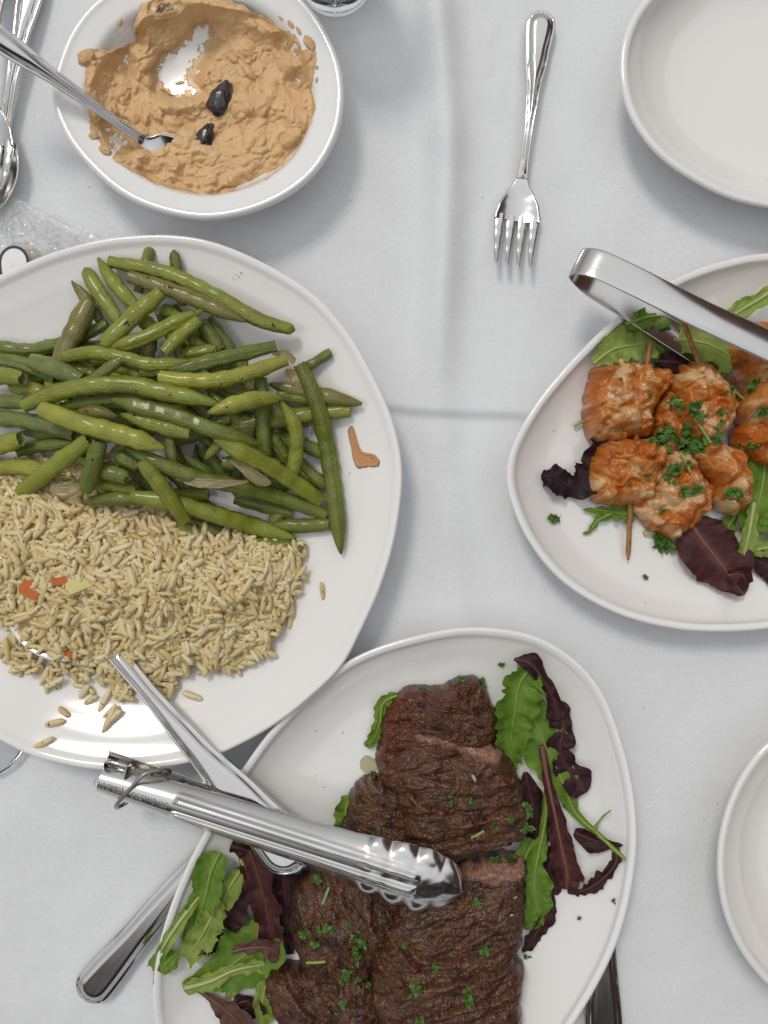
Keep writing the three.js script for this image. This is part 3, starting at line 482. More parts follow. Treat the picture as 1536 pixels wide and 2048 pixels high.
{
  let c = 0; const rest = [];
  for (const g of grains) {
    if (c < 300 && inFrame(g)) {
      const o = mesh('rice_grain', grainGeos[g.v], riceMats[g.m]); o.position.copy(g.pos); o.quaternion.copy(g.q); o.scale.setScalar(g.s); c++;
      tag(o, g.loose === 2 ? 'single rice grain lying loose on the bare platter' : g.loose ? 'rice grain in a small clump fallen off the rice heap' : 'cream rice grain on top of the herbed rice heap', 'rice grain', g.loose === 2 ? 'stray rice grains' : g.loose ? 'rice grains in fallen clumps' : 'rice grains on the heap');
    } else rest.push(g);
  }
  const grp = top('loose_rice', 'cooked herbed rice grains filling the heap', 'rice', null, 'stuff');
  for (let v = 0; v < 4; v++) for (let m = 0; m < 4; m++) {
    const l = rest.filter(g => g.v === v && g.m === m), im = new THREE.InstancedMesh(grainGeos[v], riceMats[m], l.length); im.name = 'grains'; im.userData.kind = 'stuff'; im.castShadow = im.receiveShadow = true;
    l.forEach((g, i) => im.setMatrixAt(i, new THREE.Matrix4().compose(g.pos, g.q, V(g.s, g.s, g.s)))); grp.add(im);
  }
}
// dill flecks on the rice and black flecks on the beans
function flecks(name, list, mat, label) { const b = new THREE.BoxGeometry(1, 1, 1), gs = list.map(([p, l, w, a, t]) => { const g = b.clone(); g.scale(l, w * .6, w); g.rotateZ(t || 0); g.rotateY(a); g.translate(p.x, p.y, p.z); return g; }); const o = mesh(name, mergeGeometries(gs), mat); tag(o, label, 'herb', null, 'stuff'); }
{
  const l = []; for (const g of grains) { if (rnd() > .8) continue; const n = rnd() < .3 ? 2 : 1; for (let k = 0; k < n; k++) { const o = V(rr(-.004, .004), .0020 * g.s, rr(-.0008, .0008)); l.push([g.pos.clone().add(V(o.x, 0, o.z).applyQuaternion(new THREE.Quaternion().setFromAxisAngle(V(0, 1, 0), 2 * Math.atan2(g.q.y, g.q.w)))).add(V(0, o.y, 0)), rr(.0007, .0020), rr(.00028, .0005), rr(0, 3.14), rr(-.3, .3)]); } }
  flecks('dill_flecks', l, M.herb, 'tiny dark dill flecks sprinkled over the rice');
}
// vegetable dice in the rice
function chunk(name, px, py, w, d, h, rot, mat, label, category, dish = beanPlatter, base) {
  const g = new THREE.BoxGeometry(w, h, d, 5, 4, 5), p = g.attributes.position; for (let i = 0; i < p.count; i++) { const v = V(p.getX(i), p.getY(i), p.getZ(i)), r = .82 + .18 * Math.min(1, 1.5 - Math.hypot(v.x / w, v.y / h, v.z / d)) + .12 * N3(v.x * 300 + px, v.y * 300, v.z * 300); p.setXYZ(i, v.x * r, v.y * r, v.z * r); }
  const gg = mergeVertices(g.deleteAttribute('normal') && g); gg.computeVertexNormals(); const o = mesh(name, gg, mat); const s = base || (riceSurf(px, py) || V())  .add(V(0, .0010, 0)) || dish.on(px, py, .004); o.position.copy(s); o.rotation.set(rr(-.3, .3), rot, rr(-.3, .3)); return tag(o, label, category);
}
chunk('carrot_dice', 66, 1178, .0135, .0100, .008, -.5, M.carrot, 'orange carrot cube showing among the rice grains', 'carrot');
chunk('carrot_dice', 122, 1163, .010, .005, .006, .1, M.carrot, 'dark orange carrot sliver half buried in rice', 'carrot');
chunk('carrot_dice', 150, 1306, .012, .005, .006, .1, M.carrot, 'thin orange carrot sliver at the lower rice edge', 'carrot');
chunk('celery_dice', 160, 1172, .0150, .0085, .007, .5, M.zucchini, 'pale yellow green vegetable cube in the rice', 'vegetable');
chunk('celery_dice', 345, 1255, .0150, .0070, .005, .6, M.zucchini, 'long pale vegetable piece lying between rice grains', 'vegetable');

// ---------------------------------------------------------------- leaves
const LEAFC = {
  green: [[.10, .215, .018], [.19, .31, .042], [.33, .42, .12]],
  pale: [[.20, .30, .045], [.33, .42, .10], [.45, .50, .22]],
  maroon: [[.030, .010, .014], [.055, .016, .022], [.20, .085, .085]],
  red: [[.060, .016, .018], [.095, .028, .026], [.24, .11, .09]],
  black: [[.022, .009, .013], [.036, .013, .018], [.075, .034, .036]],
  brown: [[.11, .05, .04], [.16, .08, .06], [.25, .14, .11]],
  onion: [[.46, .36, .17], [.54, .44, .24], [.6, .5, .3]],
};
// spine: [px, py, lift(mm), halfwidth px]; a sheet with frilled, toothed or lobed edges
function leaf(dsh, spine, kind, o = {}, name = 'salad_leaf', label = '', category = 'salad leaf', group) {
  const { ruffle = .45, freq = 7, teeth = 0, teethN = 16, lobes = 0, lobeN = 5, cup = .15, twist = 0, rib = .5, mat = M.leaf, nu = 26 } = o;
  const sd = leaf.n = (leaf.n || 0) + 1.618, pts = spine.map(s => dsh.on(s[0], s[1], s[2] * .001)), cur = new THREE.CatmullRomCurve3(pts, false, 'centripetal');
  const ws = spine.map(s => s[3]), n = Math.max(26, Math.round(cur.getLength() / .0011)), W = t => { const f = t * (ws.length - 1), i = Math.min(ws.length - 2, Math.floor(f)), k = f - i, a = ws[Math.max(0, i - 1)], b = ws[i], c = ws[i + 1], d = ws[Math.min(ws.length - 1, i + 2)]; return Math.max(.5, .5 * ((2 * b) + (-a + c) * k + (2 * a - 5 * b + 4 * c - d) * k * k + (-a + 3 * b - 3 * c + d) * k * k * k)) / 3000; };
  const cs = LEAFC[kind], len = cur.getLength();
  const g = top(name, label, category, group);
  const geo = grid(n, nu, (i, j) => {
    const t = i / n, u = j / nu * 2 - 1, au = Math.abs(u), sg = u < 0 ? 3.3 : 8.7, p = cur.getPoint(t), T = cur.getTangent(t);
    let S = T.clone().cross(V(0, 1, 0)); if (S.lengthSq() < 1e-6) S = V(1, 0, 0); S.normalize(); const Nn = S.clone().cross(T).normalize();
    const tw = twist * (t - .5) + .35 * N3(t * 3, sd, 2); S.applyAxisAngle(T, tw); Nn.applyAxisAngle(T, tw);
    let w = W(t); const s = t * len * 1000;
    const tooth = teeth * (Math.abs(((s / teethN + N3(s / 9, sg + sd, 1) * .8) % 1 + 1) % 1 - .5) * 2 - .5) + .3 * teeth * N3(s / 1.6, sg, sd);
    const lob = lobes * (Math.pow(Math.abs(Math.sin(t * Math.PI * lobeN + sg + .8 * N3(t * 4, sd, 3))), 1.5) - .7);
    w *= clamp(1 + .45 * N3(s / 13, sg, sd) + .15 * N3(s / 4, sg, sd) + tooth + lob, .12, 2) * (t < .04 ? .6 + 10 * t : t > .95 ? Math.sqrt(Math.max(.02, 1 - ((t - .95) / .05) ** 2)) : 1);
    const fr = ruffle * .006 * (Math.sin(s / freq * 2.1 + sg + 3 * N3(s / 14, sd, 1)) * .7 + 1.1 * N3(s / (freq * .6), sg, sd)) * au ** 1.6 * Math.min(1, w / .006);
    const q = p.clone().addScaledVector(S, u * w).addScaledVector(Nn, fr + cup * w * (au ** 2) + .0011 * fbm(s / 5, u * 3, sd, 3) + .0015 * Math.sin(s / 2.3 + sg + 4 * N3(s / 6, sd, 5)) * au ** 5 * Math.min(1, w / .005));
    const fl = Math.max(.0012, dsh.hAt(q.x, q.z) + .0006); if (q.y < fl) q.y = fl + (au * .0002);
    const nz = fbm(s / 8, u * 2.5 + sd, sd, 3), vein = Math.exp(-((((s / 5.5 - au * 1.6) % 1 + 1) % 1 - .5) ** 2) / .006) * (1 - au * .6) * .35;
    let c = mix3(cs[0], cs[1], clamp(.5 + nz * 1.3)); c = mix3(c, cs[2], clamp(Math.exp(-au * au * 40) * .75 * rib + vein * .55 * rib + (teeth > .2 ? .15 * au ** 4 : 0)));
    return { p: [q.x, q.y, q.z], c, uv: [s * .001, u * w] };
  });
  mesh('blade', geo, mat, g);
  if (rib > 0) { const rw = pts.map((q, i) => q.clone().add(V(0, .0004, 0))); const tg = tube(rw, (.0006 + .0009 * rib), 30, 6, false, t => lerp(1.2, .25, t)); const n2 = tg.attributes.position.count, cc = new Float32Array(n2 * 3); for (let i = 0; i < n2; i++) cc.set(mix3(cs[1], cs[2], rib > .7 ? 1 : .35), i * 3); tg.setAttribute('color', new THREE.BufferAttribute(cc, 3)); mesh('midrib', tg, M.rib, g); }
  return g;
}
const S = (...a) => leaf(steakPlatter, ...a), Ck = (...a) => leaf(chickenPlatter, ...a), frilly = { ruffle: .55, freq: 5, teeth: .28, teethN: 5 }, lobed = { ruffle: .2, lobes: .75, lobeN: 5, teeth: .12, teethN: 7 };
const SG = 'salad leaves on the steak platter', CG = 'salad leaves on the chicken platter';
S([[1062, 1335, 8, 22], [1040, 1365, 11, 40], [1030, 1420, 12, 34], [1022, 1480, 9, 26], [1018, 1545, 4, 12]], 'green', { ...frilly, cup: .7 }, 'lettuce_leaf', 'upright frilly green lettuce leaf beside the top steak piece', 'lettuce leaf', SG);
S([[1012, 1400, 3, 12], [1004, 1450, 5, 22], [1015, 1520, 4, 20], [1025, 1560, 3, 8]], 'green', { ruffle: .3 }, 'lettuce_leaf', 'plain green lettuce flap behind the frilly leaf', 'lettuce leaf', SG);
S([[1250, 1718, 11, 5], [1200, 1672, 7, 5], [1150, 1625, 6, 10], [1128, 1570, 8, 26], [1090, 1490, 9, 44], [1062, 1430, 9, 44], [1048, 1398, 8, 14]], 'green', { ruffle: .2, lobes: .25, lobeN: 4, cup: .1, teeth: .1 }, 'mizuna_leaf', 'broad green mizuna leaf with pale stem pointing to the rim', 'salad leaf', SG);
S([[1188, 1658, 8, 4], [1196, 1645, 9, 2.5], [1205, 1634, 9, 2], [1222, 1620, 9, 1.4]], 'green', { ruffle: 0, rib: .3 }, 'leaf_tendril', 'thin green tendril on the mizuna stem', 'salad leaf', SG);
S([[1028, 1318, 9, 4], [1060, 1328, 11, 18], [1085, 1360, 10, 14], [1106, 1395, 10, 12], [1118, 1440, 11, 22]], 'maroon', { ruffle: .5, freq: 8, twist: 1.2 }, 'red_lettuce_leaf', 'dark red lettuce ribbon curling up to the rim', 'lettuce leaf', SG);
S([[1112, 1405, 8, 24], [1128, 1450, 9, 24], [1120, 1500, 9, 24], [1142, 1545, 8, 30], [1172, 1585, 7, 26]], 'maroon', { ruffle: .5, lobes: .5, lobeN: 4 }, 'red_lettuce_leaf', 'wavy dark red lettuce leaf with lobed end', 'lettuce leaf', SG);
S([[1083, 1490, 15, 6], [1095, 1560, 14, 9], [1108, 1620, 13, 12], [1122, 1690, 12, 22], [1134, 1745, 11, 28], [1132, 1778, 9, 14]], 'red', { ruffle: .35, cup: .4, rib: .9, teeth: .1 }, 'red_lettuce_leaf', 'folded red leaf with long pinkish midrib', 'lettuce leaf', SG);
S([[1092, 1565, 8, 5], [1090, 1640, 10, 7], [1078, 1700, 10, 16], [1068, 1760, 9, 34], [1072, 1810, 7, 30], [1086, 1850, 5, 10]], 'green', { ...lobed, lobeN: 4, lobes: .5 }, 'mizuna_leaf', 'toothed green mizuna leaf lying along the lower steak', 'salad leaf', SG);
S([[1070, 1680, 5, 24], [1050, 1720, 7, 22], [1060, 1790, 6, 26], [1060, 1860, 4, 14]], 'green', { ruffle: .25 }, 'lettuce_leaf', 'smooth green leaf tucked under the steak edge', 'lettuce leaf', SG);
S([[1148, 1664, 5, 10], [1175, 1676, 6, 17], [1210, 1686, 5, 12], [1246, 1690, 8, 4]], 'maroon', { ruffle: .4, cup: .6 }, 'red_lettuce_leaf', 'small dark red leaf under the mizuna stem', 'lettuce leaf', SG);
S([[1232, 1692, 7, 8], [1232, 1722, 7, 9], [1205, 1757, 5, 12], [1172, 1778, 5, 12], [1135, 1786, 5, 9]], 'maroon', { ruffle: .5, teeth: .3, teethN: 5 }, 'red_lettuce_leaf', 'hooked dark red leaf strip near the rim', 'lettuce leaf', SG);
S([[1050, 1545, 3, 8], [1062, 1600, 3, 24], [1075, 1660, 3, 26], [1062, 1700, 3, 12]], 'maroon', { ruffle: .5 }, 'red_lettuce_leaf', 'very dark red leaf hidden behind the middle steak slice', 'lettuce leaf', SG);
S([[1110, 1690, 3, 16], [1100, 1740, 3, 20], [1115, 1790, 3, 12]], 'maroon', { ruffle: .5 }, 'red_lettuce_leaf', 'very dark red leaf under the folded red leaf', 'lettuce leaf', SG);
S([[1102, 1780, 3, 10], [1092, 1830, 4, 15], [1066, 1875, 3, 14], [1045, 1905, 3, 5]], 'maroon', { ruffle: .5 }, 'red_lettuce_leaf', 'dark leaf tail below the toothed mizuna leaf', 'lettuce leaf', SG);
S([[798, 1390, 4, 6], [768, 1405, 6, 14], [760, 1445, 6, 16], [745, 1482, 3, 14], [728, 1490, 2, 4]], 'green', frilly, 'lettuce_leaf', 'frilly green edge left of the top steak piece', 'lettuce leaf', SG);
S([[715, 1588, 4, 12], [694, 1612, 8, 20], [690, 1650, 8, 22], [672, 1690, 6, 18]], 'green', { ...frilly, ruffle: .8 }, 'lettuce_leaf', 'frilly olive green leaf behind the tongs', 'lettuce leaf', SG);
// left cluster
S([[398, 1792, 6, 8], [362, 1840, 8, 10], [332, 1885, 8, 11], [313, 1928, 9, 15], [310, 1942, 7, 6]], 'pale', { ruffle: .1, cup: .5, rib: .9 }, 'lettuce_stalk', 'curved pale lettuce stalk at the platter rim', 'lettuce leaf', SG);
S([[352, 1905, 5, 12], [335, 1925, 5, 18], [322, 1945, 4, 8]], 'green', { ruffle: .4, rib: .1 }, 'lettuce_leaf', 'small green leaf tip beside the curved stalk', 'lettuce leaf', SG);
S([[440, 1705, 7, 18], [424, 1740, 10, 28], [412, 1790, 10, 26], [396, 1840, 8, 18], [372, 1890, 6, 12]], 'green', { ruffle: .25, cup: .5 }, 'lettuce_leaf', 'smooth green leaf folded along the platter wall', 'lettuce leaf', SG);
S([[440, 1800, 11, 18], [418, 1845, 14, 26], [392, 1890, 12, 26], [372, 1915, 8, 18]], 'pale', { ...frilly, ruffle: .9, teeth: .4, teethN: 3.5 }, 'lettuce_leaf', 'pale crinkled lettuce leaf with sawtooth edge', 'lettuce leaf', SG);
S([[482, 1740, 9, 10], [462, 1770, 11, 20], [440, 1815, 9, 16]], 'pale', { ruffle: .2, cup: .4 }, 'lettuce_leaf', 'cream green leaf rib between red leaves', 'lettuce leaf', SG);
S([[482, 1718, 13, 3], [490, 1750, 14, 7], [504, 1795, 12, 4]], 'pale', { ruffle: .2, rib: .2 }, 'lettuce_leaf', 'thin pale leaf edge standing by the red leaf', 'lettuce leaf', SG);
S([[500, 1740, 6, 24], [470, 1790, 7, 36], [440, 1850, 5, 34], [415, 1900, 4, 16]], 'maroon', { ruffle: .35 }, 'red_lettuce_leaf', 'broad dark red leaf under the crinkled lettuce', 'lettuce leaf', SG);
S([[500, 1700, 10, 26], [520, 1760, 13, 26], [535, 1820, 12, 26], [548, 1890, 9, 24]], 'red', { ruffle: .3, cup: .5 }, 'red_lettuce_leaf', 'glossy red leaf hanging down from under the tongs', 'lettuce leaf', SG);
S([[555, 1700, 4, 30], [570, 1770, 4, 34], [575, 1840, 4, 28], [565, 1910, 3, 18]], 'maroon', { ruffle: .5 }, 'red_lettuce_leaf', 'very dark red leaf left of the lower steak', 'lettuce leaf', SG);
S([[462, 1690, 4, 18], [500, 1702, 5, 18], [560, 1712, 5, 20], [610, 1730, 4, 16]], 'maroon', { ruffle: .5 }, 'red_lettuce_leaf', 'very dark red leaf beneath the tongs', 'lettuce leaf', SG);
S([[366, 1972, 6, 14], [420, 1952, 8, 26], [470, 1925, 8, 52], [510, 1885, 7, 62], [520, 1838, 6, 36]], 'green', { ruffle: .3, cup: .15, rib: .6, teeth: .06 }, 'lettuce_leaf', 'wide green lettuce leaf spread on the platter floor', 'lettuce leaf', SG);
S([[370, 1976, 9, 13], [420, 1962, 11, 15], [470, 1940, 11, 13], [530, 1928, 9, 14]], 'pale', { ruffle: .05, cup: .2, rib: .9 }, 'lettuce_stalk', 'thick pale rib of the wide lettuce leaf', 'lettuce leaf', SG);
S([[463, 1903, 13, 6], [500, 1895, 14, 15], [540, 1896, 14, 24], [566, 1915, 10, 14]], 'brown', { ruffle: .4, lobes: .5, lobeN: 3, rib: .3 }, 'red_lettuce_leaf', 'brownish red ragged leaf tip over green lettuce', 'lettuce leaf', SG);
S([[392, 1915, 12, 6], [412, 1900, 13, 14], [434, 1892, 12, 5]], 'maroon', { ruffle: .5, lobes: .4, rib: .2 }, 'red_lettuce_leaf', 'small torn red leaf by the sawtooth lettuce', 'lettuce leaf', SG);
S([[395, 1978, 3, 4], [420, 1995, 6, 9], [450, 2018, 8, 16], [480, 2048, 8, 38], [500, 2085, 5, 34]], 'brown', { ruffle: .4, rib: .3 }, 'red_lettuce_leaf', 'brown red leaf rising at the lower platter edge', 'lettuce leaf', SG);
S([[470, 2010, 4, 10], [495, 2002, 5, 16], [520, 2030, 4, 20]], 'maroon', { ruffle: .5, rib: .1 }, 'red_lettuce_leaf', 'dark purple leaf scrap by the lower steak corner', 'lettuce leaf', SG);
S([[548, 1932, 7, 7], [535, 1965, 8, 14], [526, 2010, 6, 18], [545, 2040, 4, 14]], 'pale', { ruffle: .3, cup: .5 }, 'lettuce_leaf', 'pale green leaf folded against the lower steak corner', 'lettuce leaf', SG);
S([[475, 1965, 4, 14], [462, 1982, 4, 10], [452, 1998, 3, 3]], 'pale', { ruffle: .1 }, 'lettuce_leaf', 'small pointed green leaf tip under the wide lettuce', 'lettuce leaf', SG);
// chicken platter
Ck([[1186, 728, 9, 10], [1225, 700, 12, 30], [1270, 690, 13, 34], [1310, 684, 10, 24]], 'pale', { ...frilly, ruffle: .5, teethN: 8 }, 'lettuce_leaf', 'pale green lettuce leaf behind the first chicken piece', 'lettuce leaf', CG);
Ck([[1250, 650, 7, 16], [1290, 636, 10, 24], [1335, 634, 9, 26], [1370, 650, 6, 12]], 'green', { ...frilly, teeth: .15 }, 'lettuce_leaf', 'green lettuce leaf under the bent steel tongs', 'lettuce leaf', CG);
Ck([[1325, 680, 9, 16], [1370, 680, 12, 30], [1420, 690, 13, 40], [1475, 722, 9, 28]], 'pale', { ruffle: .5, freq: 9, teeth: .15 }, 'lettuce_leaf', 'broad pale lettuce leaf beside the bare skewer end', 'lettuce leaf', CG);
Ck([[1440, 720, 6, 22], [1470, 750, 8, 26], [1485, 790, 6, 20]], 'green', frilly, 'lettuce_leaf', 'curly green leaf between two skewers of chicken', 'lettuce leaf', CG);
Ck([[1560, 572, 15, 12], [1520, 598, 14, 16], [1480, 622, 13, 18], [1430, 655, 10, 18]], 'pale', { ruffle: .2, cup: .3, rib: .9 }, 'lettuce_stalk', 'pale lettuce stalk sticking up beyond the tongs', 'lettuce leaf', CG);
Ck([[1300, 680, 5, 14], [1325, 700, 7, 26], [1350, 730, 5, 20]], 'green', { ruffle: .4 }, 'lettuce_leaf', 'small green leaf folded behind the bare skewer', 'lettuce leaf', CG);
Ck([[1310, 722, 8, 12], [1345, 724, 10, 22], [1390, 735, 8, 18]], 'maroon', { ruffle: .8, freq: 5, rib: .3 }, 'red_lettuce_leaf', 'blackish curly leaf between the chicken pieces', 'lettuce leaf', CG);
Ck([[1222, 860, 8, 12], [1200, 900, 10, 26], [1178, 950, 9, 36], [1140, 972, 8, 26], [1100, 955, 8, 22], [1082, 950, 6, 10]], 'black', { ruffle: .7, freq: 6, teeth: .25, teethN: 6, rib: .3 }, 'red_lettuce_leaf', 'blackish red frilly leaf spreading onto the bare platter', 'lettuce leaf', CG);
Ck([[1295, 1015, 4, 20], [1250, 1028, 6, 24], [1215, 1022, 5, 10], [1165, 1020, 3, 3]], 'green', { ...lobed, lobes: .6 }, 'frisee_leaf', 'jagged green leaf under the front skewer', 'salad leaf', CG);
Ck([[1225, 1026, 5, 8], [1195, 1042, 4, 8], [1180, 1062, 3, 5], [1166, 1068, 2, 2]], 'green', { ruffle: .2, lobes: .5, lobeN: 3 }, 'frisee_leaf', 'narrow branch of the jagged green leaf', 'salad leaf', CG);
Ck([[1148, 852, 3, 2.5], [1165, 843, 4, 4], [1190, 832, 5, 4]], 'pale', { ruffle: 0, cup: .3 }, 'salad_leaf', 'short pale leaf stem poking out left of the chicken', 'salad leaf', CG);
Ck([[1375, 1035, 6, 20], [1400, 1075, 8, 52], [1432, 1115, 8, 56], [1462, 1155, 7, 40], [1488, 1190, 8, 14]], 'red', { ruffle: .25, freq: 9, cup: .05, rib: .8, teeth: .06, teethN: 6 }, 'red_lettuce_leaf', 'large flat dark red leaf with pink midrib on bare platter', 'lettuce leaf', CG);
Ck([[1455, 1150, 9, 8], [1482, 1150, 12, 14], [1495, 1168, 11, 8]], 'red', { ruffle: .6, rib: .1, cup: .8 }, 'red_lettuce_leaf', 'curled tip on the large red leaf', 'lettuce leaf', CG);
Ck([[1525, 880, 7, 24], [1528, 940, 9, 34], [1515, 1010, 10, 34], [1500, 1070, 8, 28]], 'green', { ...frilly, teeth: .12 }, 'lettuce_leaf', 'green lettuce leaf right of the front chicken piece', 'lettuce leaf', CG);
Ck([[1508, 1005, 11, 10], [1500, 1055, 12, 14], [1488, 1110, 10, 18]], 'pale', { ruffle: .15, cup: .3, rib: .9 }, 'lettuce_stalk', 'pale ribbed lettuce stalk end over the platter', 'lettuce leaf', CG);
Ck([[1470, 1030, 5, 14], [1455, 1060, 5, 16], [1465, 1090, 3, 8]], 'green', frilly, 'lettuce_leaf', 'small crinkled leaf below the front chicken piece', 'lettuce leaf', CG);
Ck([[1500, 1100, 6, 10], [1540, 1095, 8, 22], [1590, 1090, 7, 24]], 'pale', { ruffle: .3 }, 'lettuce_leaf', 'pale lettuce leaf behind the ribbed stalk', 'lettuce leaf', CG);
Ck([[1480, 1095, 3, 8], [1520, 1125, 4, 20], [1570, 1160, 4, 20]], 'maroon', { ruffle: .5 }, 'red_lettuce_leaf', 'very dark red leaf under the ribbed stalk', 'lettuce leaf', CG);
Ck([[1530, 1020, 9, 22], [1560, 1050, 8, 30], [1590, 1090, 6, 20]], 'green', frilly, 'lettuce_leaf', 'frilly green leaf beyond the ribbed stalk', 'lettuce leaf', CG);
// onion among the beans
const oni = (sp, label) => { const s2 = sp.map(a => [a[0], a[1], a[2], a[3] * .75]); return leaf(beanPlatter, s2, 'onion', { ruffle: .3, freq: 6, rib: 0, mat: M.onion }, 'onion_strip', label, 'onion', 'cooked onion strips among the beans'); };
oni([[545, 705, 14, 6], [568, 708, 14, 12], [590, 725, 11, 10]], 'translucent pink onion strip by the square cut bean');
oni([[570, 742, 15, 8], [590, 755, 16, 15], [605, 775, 15, 8]], 'soft brown onion strip at the dark long bean end');
oni([[330, 930, 38, 4], [365, 955, 40, 11], [420, 968, 41, 12], [498, 962, 37, 3]], 'lens shaped grey onion strip lying on a dark bean');
oni([[460, 920, 32, 6], [490, 935, 34, 16], [525, 962, 31, 14], [542, 968, 29, 5]], 'crumpled brown onion piece in the bean heap');
oni([[135, 935, 33, 8], [165, 945, 34, 14], [190, 960, 33, 8]], 'pinkish onion shred between beans and rice');
oni([[100, 975, 31, 10], [130, 978, 33, 18], [170, 972, 31, 12]], 'flat onion shred lying on the rice edge');
oni([[205, 915, 37, 6], [225, 915, 38, 11], [240, 930, 36, 5]], 'small pale onion flake behind the hollow bean');

// ---------------------------------------------------------------- meat: closed bodies with a flat underside
function body(dsh, pts, base, topH, o = {}) {
  const { edge = 5, tilt = [0, 0], color, relief, rings = 60, segs = 200, flat = .35 } = o;
  const mid = (base + topH) / 2, cur = outlineSpline(pts, dsh ? (dsh.hAt(0, 0), topH * .75) : topH, 400), c = V();
  cur.forEach(p => c.add(p)); c.multiplyScalar(1 / cur.length);
  const pol = cur.map(p => [p.x - c.x, p.z - c.z]);
  const ring = []; for (let j = 0; j < segs; j++) { const k = j / segs * 400, a = pol[Math.floor(k) % 400], b = pol[(Math.floor(k) + 1) % 400], t = k % 1; ring.push([lerp(a[0], b[0], t), lerp(a[1], b[1], t)]); }
  const nb = 8, total = rings + nb;
  return grid(total, segs, (i, j) => {
    const jj = j % segs, [rx, rz] = ring[jj]; let t, bottom = i > rings, tt;
    if (!bottom) t = Math.pow(i / rings, .72); else t = 1 - (i - rings) / nb;
    const wob = 1 + (o.wob ?? .03) * (fbm((c.x + rx) * 160, 3, (c.z + rz) * 160, 3)) * sm(.5, 1, t);
    let x = c.x + rx * t * wob, z = c.z + rz * t * wob;
    const px = x / ((H - topH) / H) * 3000 + 768, py = z / ((H - topH) / H) * 3000 + 1024;
    const e = Math.pow(Math.max(0, 1 - Math.pow(t, edge)), .55), tl = 1 + tilt[0] * rx * t / .05 + tilt[1] * rz * t / .05;
    const rel = relief ? relief(px, py, t) : 0;
    const fl = dsh ? dsh.hAt(x, z) + .001 : .001, b = Math.max(base, fl);
    let y = bottom ? b : lerp(b + .002 * sm(1, .9, t), base + (topH - base) * tl, lerp(e, e * (1 - flat * t * t), 1)) + rel * Math.min(1, e * 1.5 + .15);
    if (!bottom) y = Math.max(y, b);
    return { p: [x, y, z], c: color ? color(px, py, t, rel, y) : [.5, .5, .5], uv: [x, z] };
  }, { wrapV: true, closed: true });
}
// --- steak
function lineSide(x, y, pl) { let best = 1e9, sg = 1; for (let i = 0; i < pl.length - 1; i++) { const a = pl[i], b = pl[i + 1], d = segDist(x, y, a, b); if (d < best) { best = d; sg = Math.sign((b[0] - a[0]) * (y - a[1]) - (b[1] - a[1]) * (x - a[0])) || 1; } } const e = Math.min(Math.hypot(x - pl[0][0], y - pl[0][1]), Math.hypot(x - pl[pl.length - 1][0], y - pl[pl.length - 1][1])); return sg * (best + 30 * sm(22, 0, e)); }
const BR = [.100, .044, .024], BRd = [.026, .011, .007], PINK = [.32, .150, .105], RED = [.115, .020, .008], CHAR = [.014, .009, .007], TAN = [.225, .120, .058];
function steakLook({ dir = 0, grooves = [], pink = null, red = null, char = .0 }) {
  const cs = Math.cos(dir), sn = Math.sin(dir);
  const uv = (x, y) => [x * cs + y * sn, -x * sn + y * cs];
  const relief = (x, y, t) => { const [a, b] = uv(x, y); const wr = fbm(a / 60, b / 60, 4, 2) * 22; const rough = sm(-.2, .25, fbm(x / 60, y / 60, 31, 2)); let r = .0075 * fbm(a / 70, (b + wr) / 26, 1, 2) + (.0008 + .0022 * rough) * fbm(x / 17, y / 15, 16, 2) + .0010 * fbm(a / 12, (b + .4 * wr) / 4.5, 2, 2) + .0008 * N3(x / 3.2, y / 3.2, 61); for (const g of grooves) { const d = lineSide(x, y, g); r += d > 0 ? .0042 * Math.exp(-d / 16) * sm(0, 2.5, d) : -.0012 * Math.exp(d / 12); } return r; };
  const color = (x, y, t, rel) => {
    const [a, b] = uv(x, y), wr = fbm(a / 60, b / 60, 4, 2) * 22; const n1 = fbm(a / 30, (b + wr) / 7, 1, 4), n2 = fbm(x / 36, y / 36, 9, 3), n3 = fbm(x / 6, y / 6, 3, 2), gr = fbm(a / 14, (b + wr) / 3, 5, 2);
    let c = mix3(BR, BRd, clamp(.42 + n2 * 1.9 + n1 * 1.0 + n3 * .8)); c = mix3(c, TAN, clamp(n1 * 2.2 - .12) * .85); c = mix3(c, PINK, clamp(gr * 1.8 - .22) * .5);
    c = mix3(c, RED, clamp(fbm(x / 30, y / 30, 15, 3) * 2.4 - .25) * .7);
    if (red) { const k = clamp(red(x, y) + n2 * .6); c = mix3(c, RED, k * .75); }
    c = mix3(c, CHAR, clamp((fbm(x / 22, y / 22, 21, 3) + char) * 3.4 - .55) * .9);
    if (pink) { const k = sm(pink.w, pink.w * .55, lineDist(x, y, pink.line) + n3 * 9 + n2 * 10); const pk = mix3(mul3(PINK, .82), [.36, .22, .175], clamp(.4 + fbm(a / 24, b / 3.2, 8, 3) * 1.6)); c = mix3(c, pk, k); }
    for (const g of grooves) { const d = lineSide(x, y, g) - 3; c = mix3(c, PINK, .55 * Math.exp(-(d * d) / 8) * clamp(.5 + n3 * 2)); }
    const sp = N3(x / 2.3, y / 2.3, 41); if (sp > .42) c = mix3(c, TAN, .55); if (sp < -.45) c = mix3(c, CHAR, .7); c = mix3(c, CHAR, sm(.25, .6, fbm(x / 16, y / 16, 51, 3) + .55 * sm(.9, 1, t) - .1) * .8); return mul3(c, 1.06 + 1.1 * n3);
  };
  return { relief, color };
}
function steak(pts, base, h, look, o, label) { const g = body(steakPlatter, pts, base, h, { edge: 12, wob: .09, rings: 84, segs: 280, ...steakLook(look), ...o }); return tag(mesh('steak_slice', g, M.steak), label, 'steak', 'steak slices on the egg shaped platter'); }
